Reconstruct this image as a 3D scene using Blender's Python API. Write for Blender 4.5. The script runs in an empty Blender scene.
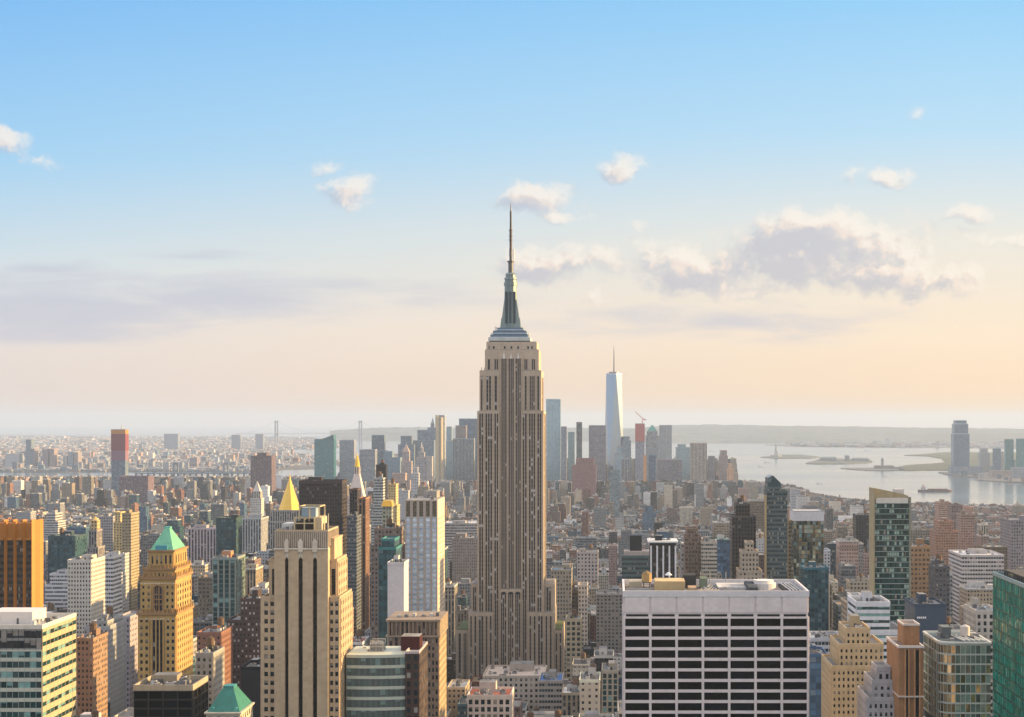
import bpy, math, random
import numpy as np

# ---------------------------------------------------------------- camera, sky, sun, exposure
F = 1541.0          # focal length in pixels of the 1024 px wide frame
VX, VY, EYE = 614.0, 420.0, 260.0   # vanishing point of the avenues, eye level, eye height
sc = bpy.context.scene
COL = sc.collection
cam = bpy.data.cameras.new('camera')
cam_o = bpy.data.objects.new('camera', cam)
COL.objects.link(cam_o)
cam_o.location = (0, 0, EYE)
cam_o.rotation_euler = (math.radians(90), 0, 0)
cam.sensor_width = 36.0
cam.lens = F * 36.0 / 1024.0
cam.shift_x = (512.0 - VX) / 1024.0
cam.shift_y = (VY - 358.5) / 1024.0
cam.clip_start = 1.0
cam.clip_end = 200000.0
sc.camera = cam_o
sc.render.resolution_x, sc.render.resolution_y = 1024, 717

SUN_AZ, SUN_EL = math.radians(76), math.radians(13)   # azimuth measured from the view direction (+Y) towards +X
sd = (math.sin(SUN_AZ) * math.cos(SUN_EL), math.cos(SUN_AZ) * math.cos(SUN_EL), math.sin(SUN_EL))
sun = bpy.data.lights.new('sun', 'SUN')
sun.energy = 5.0
sun.angle = math.radians(0.5)
sun.color = (1.0, 0.67, 0.29)
sun_o = bpy.data.objects.new('sun', sun)
COL.objects.link(sun_o)
from mathutils import Vector
sun_o.rotation_euler = Vector(sd).to_track_quat('Z', 'Y').to_euler()
sun_o.location = (500, 0, 900)

sc.view_settings.view_transform = 'Standard'
sc.view_settings.look = 'None'
sc.view_settings.exposure = 0.95
sc.view_settings.gamma = 1.0
sc.view_settings.use_curve_mapping = False
sc.cycles.volume_bounces = 3
sc.cycles.max_bounces = 5
sc.cycles.diffuse_bounces = 2
sc.cycles.glossy_bounces = 2
sc.cycles.transmission_bounces = 2
sc.cycles.use_denoising = True
sc.cycles.caustics_reflective = False
sc.cycles.caustics_refractive = False

def lin(r, g, b, k=1.0):
    def f(c):
        c /= 255.0
        return c / 12.92 if c <= 0.04045 else ((c + 0.055) / 1.055) ** 2.4
    return (f(r) * k, f(g) * k, f(b) * k)

class NT:
    """tiny helper for writing node trees"""
    def __init__(s, tree):
        s.t = tree; s.n = tree.nodes; s.l = tree.links
    def node(s, typ, **kw):
        n = s.n.new(typ)
        for k, v in kw.items():
            setattr(n, k, v)
        return n
    def put(s, sock, v):
        if isinstance(v, bpy.types.NodeSocket):
            s.l.new(v, sock)
        elif v is not None:
            if hasattr(sock, 'default_value') and sock.type == 'RGBA' and len(v) == 3:
                v = (*v, 1.0)
            sock.default_value = v
    def m(s, op, a, b=None, c=None, clamp=False):
        n = s.node('ShaderNodeMath', operation=op, use_clamp=clamp)
        s.put(n.inputs[0], a)
        if b is not None: s.put(n.inputs[1], b)
        if c is not None: s.put(n.inputs[2], c)
        return n.outputs[0]
    def vm(s, op, a, b=None, scale=None):
        n = s.node('ShaderNodeVectorMath', operation=op)
        s.put(n.inputs[0], a)
        if b is not None: s.put(n.inputs[1], b)
        if scale is not None: s.put(n.inputs['Scale'], scale)
        return n.outputs[0] if op not in ('LENGTH', 'DOT_PRODUCT') else n.outputs['Value']
    def mix(s, fac, a, b, blend='MIX'):
        n = s.node('ShaderNodeMix', data_type='RGBA', blend_type=blend)
        s.put(n.inputs[0], fac); s.put(n.inputs[6], a); s.put(n.inputs[7], b)
        return n.outputs[2]
    def ramp(s, fac, stops):
        n = s.node('ShaderNodeValToRGB')
        s.put(n.inputs[0], fac)
        cr = n.color_ramp
        while len(cr.elements) < len(stops): cr.elements.new(0.5)
        for e, (p, c) in zip(cr.elements, stops):
            e.position = p; e.color = (*c, 1.0)
        return n.outputs[0]
    def noise(s, vec, scale, detail=3, rough=0.5, dist=0.0):
        n = s.node('ShaderNodeTexNoise')
        n.inputs['Scale'].default_value = scale; n.inputs['Detail'].default_value = detail
        n.inputs['Roughness'].default_value = rough; n.inputs['Distortion'].default_value = dist
        s.put(n.inputs['Vector'], vec)
        return n.outputs[0], n.outputs[1]

# clouds: (px, py, half width, half height, strength, kind) turned into directions of the sky (tangent of azimuth and elevation)
CLOUDS = [
    (5, 144, 26, 12, 1.0), (38, 160, 16, 8, .75), (352, 190, 24, 15, .8), (331, 163, 13, 7, .6),
    (537, 195, 38, 13, 1.0), (562, 212, 20, 8, .7), (546, 265, 44, 19, 1.05), (606, 258, 22, 14, .7), (592, 292, 22, 9, .5),
    (617, 170, 22, 11, .8), (646, 222, 12, 7, .6), (891, 178, 20, 9, .75), (856, 177, 14, 6, .5), (920, 110, 12, 7, .35),
    (692, 268, 52, 24, 1.05), (828, 238, 84, 27, 1.15), (806, 264, 78, 22, 1.1), (886, 276, 88, 18, 1.0), (660, 240, 22, 6, .5),
    (760, 286, 40, 9, .5), (1003, 238, 40, 6, .5), (966, 215, 26, 7, .4),
]
BANKS = [  # wide thin grey banks
    (60, 312, 170, 42, 1.0), (220, 300, 150, 24, .8), (-60, 300, 120, 40, 1.0), (330, 288, 120, 10, .4), (50, 267, 60, 7, .5), (200, 258, 60, 7, .45), (720, 322, 170, 20, .55),
    (520, 240, 40, 6, .3), (420, 300, 90, 10, .3)]

SKY = 0.56
def build_world():
    w = bpy.data.worlds.new('World')
    sc.world = w
    w.use_nodes = True
    N = NT(w.node_tree)
    N.n.clear()
    out = N.node('ShaderNodeOutputWorld')
    tc = N.node('ShaderNodeTexCoord').outputs['Generated']
    sep = N.node('ShaderNodeSeparateXYZ'); N.l.new(tc, sep.inputs[0])
    x, y, z = sep.outputs
    ay = N.m('MAXIMUM', N.m('ABSOLUTE', y), 0.12)
    u = N.m('DIVIDE', x, ay)
    v = N.m('DIVIDE', z, ay)
    el = N.m('MULTIPLY', v, 1.25, clamp=True)          # 0 horizon .. 0.68 top of the frame
    k = 1 / 1541.0 * 1.25
    def P(py): return max(0, (420 - py) * k)
    left = N.ramp(el, [(0, lin(232, 212, 202)), (P(330), lin(234, 224, 218)), (P(255), lin(208, 222, 230)), (P(160), lin(164, 210, 242)), (P(0), lin(127, 189, 243)), (.40, lin(118, 182, 242)), (1.0, lin(226, 224, 232, 1.62))])  # last stop, overhead and out of view, brightened to light roofs and shaded walls
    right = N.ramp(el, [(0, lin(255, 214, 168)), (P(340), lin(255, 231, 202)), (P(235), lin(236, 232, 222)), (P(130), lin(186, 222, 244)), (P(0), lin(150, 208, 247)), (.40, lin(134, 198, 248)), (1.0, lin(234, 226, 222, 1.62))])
    fx = N.m('MULTIPLY_ADD', u, 1.6, 0.64, clamp=True)
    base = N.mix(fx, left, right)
    comb = N.node('ShaderNodeCombineXYZ'); N.put(comb.inputs[0], u); N.put(comb.inputs[1], v)
    uv = comb.outputs[0]
    # the cloud density as a node group of (u,v), evaluated twice: here and a little towards the sun
    g = bpy.data.node_groups.new('cloud_density', 'ShaderNodeTree')
    g.interface.new_socket('UV', in_out='INPUT', socket_type='NodeSocketVector')
    g.interface.new_socket('Density', in_out='OUTPUT', socket_type='NodeSocketFloat')
    G = NT(g)
    gi = G.node('NodeGroupInput'); go = G.node('NodeGroupOutput')
    n1, n1c = G.noise(gi.outputs[0], 22, 2, .5)
    wob = G.vm('SCALE', G.vm('SUBTRACT', n1c, (.5, .5, .5)), scale=.020)
    n3, n3c = G.noise(gi.outputs[0], 130, 3, .6)
    wob = G.vm('ADD', wob, G.vm('SCALE', G.vm('SUBTRACT', n3c, (.5, .5, .5)), scale=.006))
    p = G.vm('ADD', gi.outputs[0], wob)
    n2, _ = G.noise(p, 50, 5, .6)
    acc = None
    for (cx, cy, rx, ry, st) in CLOUDS:
        c = ((cx - VX) / F, (VY - cy) / F, 0)
        d = G.vm('MULTIPLY', G.vm('SUBTRACT', p, c), (F / rx / 1.1, F / ry / 1.12, 0))
        r = G.vm('LENGTH', d)
        b = G.m('MULTIPLY_ADD', r, -st * .95, st * 1.22)
        acc = b if acc is None else G.m('MAXIMUM', acc, b)
    dens = G.m('ADD', acc, G.m('MULTIPLY_ADD', n2, 2.5, -1.25))
    mr = G.node('ShaderNodeMapRange', interpolation_type='SMOOTHSTEP')
    G.put(mr.inputs[0], dens); mr.inputs[1].default_value = -.05; mr.inputs[2].default_value = .9
    # soft skirt keeps far noise out
    sk = G.node('ShaderNodeMapRange', interpolation_type='SMOOTHSTEP')
    G.put(sk.inputs[0], acc); sk.inputs[1].default_value = -0.35; sk.inputs[2].default_value = 0.25
    G.l.new(G.m('MULTIPLY', mr.outputs[0], sk.outputs[0]), go.inputs[0])
    def cd(vec):
        n = N.node('ShaderNodeGroup'); n.node_tree = g
        N.put(n.inputs[0], vec)
        return n.outputs[0]
    d0 = cd(uv)
    d1 = cd(N.vm('ADD', uv, (0.0045, 0.0060, 0)))
    d2 = cd(N.vm('ADD', uv, (0.0200, 0.0090, 0)))
    lit = N.m('ADD', N.m('MULTIPLY_ADD', N.m('SUBTRACT', d0, d1), 1.0, 0.64), N.m('MULTIPLY_ADD', d0, -.50, N.m('MULTIPLY', N.m('SUBTRACT', d0, d2), .55)), clamp=True)
    ccol = N.ramp(lit, [(0, lin(182, 184, 200)), (.32, lin(206, 201, 207)), (.62, lin(244, 224, 212)), (1, lin(255, 243, 230))])
    ccol = N.mix(.12, ccol, base)
    c1 = N.mix(N.m('MULTIPLY', d0, .88), base, ccol)
    # thin banks
    sb = N.vm('MULTIPLY', uv, (7, 42, 0))
    nb, nbc = N.noise(sb, 1.6, 5, .6, .4)
    pw = N.vm('ADD', uv, N.vm('SCALE', N.vm('SUBTRACT', nbc, (.5, .5, .5)), scale=.012))
    acc = None
    for (cx, cy, rx, ry, st) in BANKS:
        c = ((cx - VX) / F, (VY - cy) / F, 0)
        r = N.vm('LENGTH', N.vm('MULTIPLY', N.vm('SUBTRACT', pw, c), (F / rx / 1.1, F / ry / 1.12, 0)))
        b = N.m('MULTIPLY_ADD', r, -st * 1.1, st * 1.1)
        acc = b if acc is None else N.m('MAXIMUM', acc, b)
    # flat lower edge of the bank
    bd = N.m('ADD', acc, N.m('MULTIPLY_ADD', nb, 1.9, -.85))
    mb = N.node('ShaderNodeMapRange', interpolation_type='SMOOTHSTEP')
    N.put(mb.inputs[0], bd); mb.inputs[1].default_value = -.05; mb.inputs[2].default_value = .9
    flat = N.node('ShaderNodeMapRange', interpolation_type='SMOOTHSTEP')
    N.put(flat.inputs[0], v); flat.inputs[1].default_value = (VY - 350) / F; flat.inputs[2].default_value = (VY - 338) / F
    bankf = N.m('MULTIPLY', N.m('MULTIPLY', mb.outputs[0], flat.outputs[0]), .7)
    bcol = N.ramp(N.m('MULTIPLY_ADD', nb, 2.2, -.75, clamp=True), [(0, lin(184, 192, 214)), (.6, lin(196, 198, 214)), (1, lin(238, 214, 208))])
    c2 = N.mix(bankf, c1, bcol)
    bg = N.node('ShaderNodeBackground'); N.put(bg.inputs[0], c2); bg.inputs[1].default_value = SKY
    sky = N.node('ShaderNodeTexSky', sky_type='NISHITA', sun_disc=False)
    sky.sun_elevation = SUN_EL; sky.sun_rotation = SUN_AZ; sky.altitude = 200; sky.dust_density = 2.0
    bn = N.node('ShaderNodeBackground'); N.l.new(sky.outputs[0], bn.inputs[0]); bn.inputs[1].default_value = .06
    mx = N.node('ShaderNodeMixShader'); mx.inputs[0].default_value = .9
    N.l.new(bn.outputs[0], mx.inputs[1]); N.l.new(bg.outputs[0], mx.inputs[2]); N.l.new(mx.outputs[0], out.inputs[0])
build_world()

# ---------------------------------------------------------------- materials
def pr(N, **kw):
    b = N.node('ShaderNodeBsdfPrincipled')
    o = N.node('ShaderNodeOutputMaterial'); N.l.new(b.outputs[0], o.inputs[0])
    for k, v in kw.items(): N.put(b.inputs[k.replace('_', ' ')], v)
    return b
def newmat(name):
    m = bpy.data.materials.new(name); m.use_nodes = True
    N = NT(m.node_tree); N.n.clear()
    return m, N
def attr(N):
    return N.node('ShaderNodeAttribute', attribute_name='Col').outputs['Color']
def pos(N):
    return N.node('ShaderNodeNewGeometry').outputs['Position']

def m_plain(name, rough=.85, metal=0.0, amt=.35, scale=.12, spec=.3, blk=.1):
    m, N = newmat(name)
    P_ = pos(N)
    n, _ = N.noise(P_, scale, 5, .6)
    n2, _ = N.noise(N.vm('MULTIPLY', P_, (1, 1, .15)), scale * 9, 3, .6)
    f = N.m('MULTIPLY_ADD', n, amt * 1.4, 1 - amt * .7)
    f = N.m('MULTIPLY', f, N.m('MULTIPLY_ADD', n2, amt * .7, 1 - amt * .35))
    wn = N.node('ShaderNodeTexWhiteNoise', noise_dimensions='3D'); N.put(wn.inputs[0], N.vm('FLOOR', N.vm('MULTIPLY', P_, (.55, .55, .8))))
    f = N.m('MULTIPLY', f, N.m('MULTIPLY_ADD', wn.outputs[0], blk, 1 - blk / 2))
    n4, _ = N.noise(N.vm('MULTIPLY', P_, (1, 1, .06)), .5, 3, .6)
    f = N.m('MULTIPLY', f, N.m('MULTIPLY_ADD', n4, amt * .9, 1 - amt * .45))
    c = N.vm('SCALE', attr(N), scale=f)
    pr(N, Base_Color=c, Roughness=rough, Metallic=metal, Specular_IOR_Level=spec)
    return m

def m_roof(name):
    m, N = newmat(name)
    P_ = pos(N)
    n, _ = N.noise(P_, .09, 5, .65)
    vo = N.node('ShaderNodeTexVoronoi', distance='MANHATTAN'); vo.inputs['Scale'].default_value = .11; N.l.new(P_, vo.inputs['Vector'])
    k = N.node('ShaderNodeSeparateColor'); N.l.new(vo.outputs['Color'], k.inputs[0])
    f = N.m('ADD', N.m('MULTIPLY', n, 1.1), N.m('MULTIPLY', k.outputs[0], .55))
    f = N.m('ADD', f, .18)
    pr(N, Base_Color=N.vm('SCALE', attr(N), scale=f), Roughness=.9, Specular_IOR_Level=.2)
    return m

def glassify(N, seed_vec, glass, blinds, wob, rough, metal, blindcol=(.30, .27, .23), var=1.1):
    """colour, roughness, metallic and normal of window glass with cell to cell variation"""
    wn = N.node('ShaderNodeTexWhiteNoise', noise_dimensions='3D'); N.put(wn.inputs[0], seed_vec)
    val, colr = wn.outputs[0], wn.outputs[1]
    g = N.vm('SCALE', glass, scale=N.m('MULTIPLY_ADD', val, var, 1 - var / 2))
    sp = N.node('ShaderNodeSeparateColor'); N.l.new(colr, sp.inputs[0])
    isb = N.m('GREATER_THAN', sp.outputs[1], 1 - blinds)
    col = N.mix(isb, g, blindcol)
    nrm = N.vm('NORMALIZE', N.vm('ADD', N.node('ShaderNodeNewGeometry').outputs['Normal'], N.vm('SCALE', N.vm('SUBTRACT', colr, (.5, .5, .5)), scale=wob)))
    return col, nrm

def m_facade(name, wf, hf, glass, span=None, blinds=.14, wob=.05, rough=.12, metal=0.0, mull=0, voff=.5, gspec=.3, amt=.25, blindcol=(.30, .27, .23), var=1.1, shades=0):
    m, N = newmat(name)
    uv = N.node('ShaderNodeUVMap', uv_map='UVMap').outputs[0]
    s = N.node('ShaderNodeSeparateXYZ'); N.l.new(uv, s.inputs[0])
    u, v = s.outputs[0], s.outputs[1]
    fu, fv = N.m('FRACT', u), N.m('FRACT', v)
    mu = N.m('LESS_THAN', N.m('ABSOLUTE', N.m('SUBTRACT', fu, .5)), wf / 2)
    mv = N.m('LESS_THAN', N.m('ABSOLUTE', N.m('SUBTRACT', fv, voff)), hf / 2)
    if mull:
        fm = N.m('FRACT', N.m('MULTIPLY', u, float(mull)))
        mm = N.m('LESS_THAN', N.m('ABSOLUTE', N.m('SUBTRACT', fm, .5)), .42)
        muv = N.m('MULTIPLY', N.m('MULTIPLY', mu, mv), mm)
        cell = N.node('ShaderNodeCombineXYZ'); N.put(cell.inputs[0], N.m('FLOOR', N.m('MULTIPLY', u, float(mull)))); N.put(cell.inputs[1], N.m('FLOOR', v))
    else:
        muv = N.m('MULTIPLY', mu, mv)
        cell = N.node('ShaderNodeCombineXYZ'); N.put(cell.inputs[0], N.m('FLOOR', u)); N.put(cell.inputs[1], N.m('FLOOR', v))
    oi = N.node('ShaderNodeObjectInfo').outputs['Random']
    N.put(cell.inputs[2], N.m('MULTIPLY', oi, 77.0))
    gcol, nrm = glassify(N, cell.outputs[0], glass, blinds, wob, rough, metal, blindcol, var)
    if shades:
        w2 = N.node('ShaderNodeTexWhiteNoise', noise_dimensions='3D'); N.put(w2.inputs[0], N.vm('ADD', cell.outputs[0], (.37, .11, .73)))
        s2 = N.node('ShaderNodeSeparateColor'); N.l.new(w2.outputs[1], s2.inputs[0])
        t = N.m('MULTIPLY_ADD', N.m('SUBTRACT', fv, voff), 1 / hf, .5)
        drawn = N.m('MULTIPLY', N.m('GREATER_THAN', t, N.m('MULTIPLY_ADD', s2.outputs[0], -.8, 1.0)), N.m('GREATER_THAN', s2.outputs[1], 1 - shades))
        gcol = N.mix(N.m('MULTIPLY', drawn, .6), gcol, blindcol)
    P_ = pos(N)
    n, _ = N.noise(P_, .05, 5, .6)
    n4, _ = N.noise(N.vm('MULTIPLY', P_, (1, 1, .06)), .5, 3, .6)
    wall = N.vm('SCALE', attr(N), scale=N.m('MULTIPLY', N.m('MULTIPLY_ADD', n, amt * 2, 1 - amt), N.m('MULTIPLY_ADD', n4, .36, .82)))
    if span is not None:
        wall = N.mix(mu, wall, span)
    col = N.mix(muv, wall, gcol)
    nn = N.node('ShaderNodeMix', data_type='VECTOR')
    N.put(nn.inputs[0], muv); N.put(nn.inputs[4], N.node('ShaderNodeNewGeometry').outputs['Normal']); N.put(nn.inputs[5], nrm)
    pr(N, Base_Color=col, Roughness=N.m('MULTIPLY_ADD', muv, rough - .85, .85), Metallic=N.m('MULTIPLY', muv, metal),
       Specular_IOR_Level=N.m('MULTIPLY_ADD', muv, gspec - .25, .25), Normal=nn.outputs[1])
    return m

def m_pane(name, glass, blinds=.14, wob=.05, rough=.1, metal=0.0, gspec=.3, blindcol=(.30, .27, .23), var=1.1, shades=0):
    m, N = newmat(name)
    gi = N.node('ShaderNodeNewGeometry')
    oi = N.node('ShaderNodeObjectInfo').outputs['Random']
    c = N.node('ShaderNodeCombineXYZ')
    N.put(c.inputs[0], N.m('MULTIPLY', gi.outputs['Random Per Island'], 511.0)); N.put(c.inputs[1], N.m('MULTIPLY', oi, 317.0))
    col, nrm = glassify(N, c.outputs[0], glass, blinds, wob, rough, metal, blindcol, var)
    # roller shades drawn to different heights, and a slim frame round each light
    uvs = N.node('ShaderNodeSeparateXYZ'); N.l.new(N.node('ShaderNodeUVMap', uv_map='UVMap').outputs[0], uvs.inputs[0])
    fu, fv = N.m('FRACT', uvs.outputs[0]), N.m('FRACT', uvs.outputs[1])
    if shades:
        c2 = N.node('ShaderNodeCombineXYZ'); N.l.new(c.outputs[0], c2.inputs[0]) if False else None
        w2 = N.node('ShaderNodeTexWhiteNoise', noise_dimensions='3D'); N.put(w2.inputs[0], N.vm('ADD', c.outputs[0], N.vm('SCALE', N.vm('FLOOR', N.node('ShaderNodeUVMap', uv_map='UVMap').outputs[0]), scale=7.31)))
        s2 = N.node('ShaderNodeSeparateColor'); N.l.new(w2.outputs[1], s2.inputs[0])
        drawn = N.m('MULTIPLY', N.m('GREATER_THAN', fv, N.m('MULTIPLY_ADD', s2.outputs[0], -.75, 1.0)), N.m('GREATER_THAN', s2.outputs[1], 1 - shades))
        col = N.mix(N.m('MULTIPLY', drawn, .75), col, blindcol)
        edge = N.m('GREATER_THAN', N.m('ABSOLUTE', N.m('SUBTRACT', fu, .5)), .46)
        col = N.mix(N.m('MULTIPLY', edge, .6), col, (.16, .15, .14))
    # a little of the room behind: uneven tone inside one pane
    n, _ = N.noise(pos(N), .5, 2, .5)
    col = N.vm('SCALE', col, scale=N.m('MULTIPLY_ADD', n, .9, .55))
    pr(N, Base_Color=col, Roughness=rough, Metallic=metal, Specular_IOR_Level=gspec, Normal=nrm)
    return m

DK = (.010, .021, .027)
M = {}
M['plain'] = m_plain('stone_or_paint')
M['smooth'] = m_plain('smooth_panel', .6, 0, .12, .05, .4)
M['brick'] = m_plain('brickwork', .9, 0, .5, .2, .2)
M['metal'] = m_plain('metal', .45, .6, .3, .3, .4)
M['copper'] = m_plain('copper_patina', .6, .1, .6, .4, .4)
M['gold'] = m_plain('gilded_tile', .34, .35, .2, .3, .5)
M['roof'] = m_roof('roof_membrane')
M['punch'] = m_facade('punched_windows', .46, .52, DK, shades=.45)
M['punch2'] = m_facade('paired_windows', .62, .5, (.02, .03, .038), mull=2, shades=.45)
M['small'] = m_facade('small_windows', .34, .42, (.018, .02, .026), blinds=.25)
M['ribbon'] = m_facade('ribbon_windows', 1.1, .46, (.025, .04, .05), mull=2)
M['pier'] = m_facade('pier_facade', .52, .6, DK, span=(.05, .045, .045), blinds=.18, shades=.45)
M['pierb'] = m_facade('brown_pier_facade', .5, .6, DK, span=(.07, .04, .03))
M['curtain'] = m_facade('curtain_wall', .94, .72, (.03, .075, .09), span=(.03, .06, .07), wob=.07, rough=.08, blinds=.06, blindcol=(.10, .16, .17))
M['curtblue'] = m_facade('blue_curtain_wall', .93, .78, (.06, .12, .19), span=(.05, .09, .14), wob=.04, rough=.08, gspec=.6, blinds=.04, blindcol=(.16, .22, .28))
M['dark'] = m_facade('dark_curtain_wall', .8, .55, (.012, .012, .014), span=(.035, .026, .022), wob=.05, blinds=.06, blindcol=(.14, .12, .1))
M['skyglass'] = m_facade('sky_reflecting_glass', .7, .62, (.55, .66, .82), wob=.05, rough=.12, metal=.9, blinds=0.0)
M['tealfar'] = m_facade('distant_teal_glass', .93, .8, (.03, .17, .19), span=(.03, .12, .14), wob=.02, rough=.15, gspec=.5, blinds=.02, var=.5)
M['hazy'] = m_facade('pale_tower_glass', .8, .6, (.12, .17, .22), wob=.05, rough=.2, blinds=.1)
M['lights'] = m_facade('teal_curtain_wall', .9, .66, (.012, .05, .05), span=(.02, .05, .05), wob=.08, rough=.08, blinds=.2, blindcol=(.3, .42, .36), mull=2)
M['p_dark'] = m_pane('dark_window_glass', DK, .06, shades=.5)
M['p_office'] = m_pane('office_window_glass', (.004, .006, .008), .0, .03, .2, 0, .05, (.05, .047, .045))
M['p_teal'] = m_pane('teal_window_glass', (.014, .05, .052), .12, .06, blindcol=(.2, .36, .33), shades=.3)
M['p_green'] = m_pane('green_window_glass', (.003, .20, .14), .03, .10, blindcol=(.05, .3, .2), var=.7)
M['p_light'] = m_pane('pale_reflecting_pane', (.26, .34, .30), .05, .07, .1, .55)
M['p_sky'] = m_pane('sky_painted_pane', (.64, .80, 1.0), 0.0, .02, .25, .5, var=.5)  # sky reflection painted in as a blue base colour
M['p_warm'] = m_pane('warm_tinted_pane', (.52, .38, .20), .05, .12, .1, .75)  # golden reflection put into the glass tint

# ---------------------------------------------------------------- mesh builder
class MB:
    def __init__(s):
        s.v = []; s.f = []; s.uv = []; s.mi = []; s.c = []; s.mats = []
    def mid(s, m):
        if isinstance(m, str): m = M[m]
        if m not in s.mats: s.mats.append(m)
        return s.mats.index(m)
    def face(s, pts, mat, col, uvs=None):
        b = len(s.v); s.v.extend(pts); s.f.append(tuple(range(b, b + len(pts))))
        s.uv.extend(uvs if uvs else [(p[0] * .1, p[1] * .1) for p in pts])
        s.mi.append(s.mid(mat)); s.c.append((col, len(pts)))
    def box(s, x0, x1, y0, y1, z0, z1, mat='plain', col=(.3, .3, .3), bay=3.2, flo=3.6, top=None, tcol=None, notop=False, bot=False):
        if x1 < x0: x0, x1 = x1, x0
        if y1 < y0: y0, y1 = y1, y0
        nx = max(1, round((x1 - x0) / bay)); ny = max(1, round((y1 - y0) / bay)); nz = max(1, round((z1 - z0) / flo))
        a = [(x0, y0), (x1, y0), (x1, y1), (x0, y1)]
        for i, n in ((0, nx), (1, ny), (2, nx), (3, ny)):
            p, q = a[i], a[(i + 1) % 4]
            o = i * 100
            s.face([(p[0], p[1], z0), (q[0], q[1], z0), (q[0], q[1], z1), (p[0], p[1], z1)], mat, col, [(o, 0), (o + n, 0), (o + n, nz), (o, nz)])
        if not notop:
            s.face([(p[0], p[1], z1) for p in a], top or ('plain' if mat not in ('metal', 'gold', 'copper', 'smooth', 'brick') and not isinstance(mat, bpy.types.Material) else mat), tcol or col)
        if bot:
            s.face([(p[0], p[1], z0) for p in reversed(a)], 'plain', col)
    def prism(s, pts, z0, z1, mat, col, top_pts=None, cap=True, bay=3.2, flo=3.6, top=None, tcol=None, per=None):
        """extrude a polygon (ccw from above); top_pts gives a different top outline"""
        tp = top_pts or pts
        n = len(pts); nz = max(1, round((z1 - z0) / flo)); u = 0
        for i in range(n):
            j = (i + 1) % n
            L = math.hypot(pts[j][0] - pts[i][0], pts[j][1] - pts[i][1])
            k = max(1, round(L / bay)) if per is None else per
            s.face([(*pts[i], z0), (*pts[j], z0), (*tp[j], z1), (*tp[i], z1)], mat, col, [(u, 0), (u + k, 0), (u + k, nz), (u, nz)])
            u += k
        if cap: s.face([(*p, z1) for p in tp], top or mat, tcol or col)
    def cyl(s, cx, cy, r, z0, z1, mat, col, n=12, r1=None, cap=True, **kw):
        a = [(cx + r * math.cos(2 * math.pi * i / n), cy + r * math.sin(2 * math.pi * i / n)) for i in range(n)]
        r1 = r if r1 is None else r1
        b = [(cx + r1 * math.cos(2 * math.pi * i / n), cy + r1 * math.sin(2 * math.pi * i / n)) for i in range(n)]
        s.prism(a, z0, z1, mat, col, b, cap, **kw)
    def pyramid(s, x0, x1, y0, y1, z0, z1, mat, col, k=0.02, kx=None):
        cx, cy = (x0 + x1) / 2, (y0 + y1) / 2
        kx = k if kx is None else kx
        a = [(x0, y0), (x1, y0), (x1, y1), (x0, y1)]
        b = [(cx + (p[0] - cx) * kx, cy + (p[1] - cy) * k) for p in a]
        s.prism(a, z0, z1, mat, col, b)
    def beam(s, p, q, t, mat, col):
        p, q = Vector(p), Vector(q); d = (q - p)
        if d.length < 1e-6: return
        d.normalize()
        up = Vector((0, 0, 1)) if abs(d.z) < .9 else Vector((1, 0, 0))
        a = d.cross(up).normalized() * t / 2; b = d.cross(a).normalized() * t / 2
        c = [a + b, b - a, -a - b, a - b]
        for i in range(4):
            j = (i + 1) % 4
            s.face([tuple(p + c[i]), tuple(p + c[j]), tuple(q + c[j]), tuple(q + c[i])], mat, col)
        s.face([tuple(q + k) for k in c], mat, col); s.face([tuple(p + k) for k in reversed(c)], mat, col)
    def mesh(s, name, off=(0, 0, 0)):
        me = bpy.data.meshes.new(name)
        V = np.array(s.v, dtype=np.float64) - np.array(off)
        me.from_pydata(V.tolist(), [], s.f)
        for m in s.mats: me.materials.append(m)
        me.polygons.foreach_set('material_index', s.mi)
        ul = me.uv_layers.new(name='UVMap')
        ul.data.foreach_set('uv', np.array(s.uv, dtype=np.float32).ravel())
        ca = me.color_attributes.new('Col', 'FLOAT_COLOR', 'CORNER')
        cc = np.empty((len(s.v), 4), dtype=np.float32); k = 0
        for c, n in s.c:
            cc[k:k + n, :3] = c[:3]; cc[k:k + n, 3] = 1; k += n
        ca.data.foreach_set('color', cc.ravel())
        me.update()
        return me
    def obj(s, name, parent=None, off=(0, 0, 0)):
        o = bpy.data.objects.new(name, s.mesh(name, off))
        COL.objects.link(o)
        if parent: o.parent = parent
        return o

def X(px, D): return (px - VX) * D / F
def Z(py, D): return EYE - (py - VY) * D / F
def DG(py): return EYE * F / (py - VY)        # distance of the ground seen at image row py
def proj(x, y, z): return VX + x / y * F, VY - (z - EYE) / y * F

FOOT = []      # (x0,x1,y0,y1) footprints the city fill keeps off
SEEN = []      # (D, px0, px1, pytop, vb) pictures of the named towers, for fill clipping
THINGS = []

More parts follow.
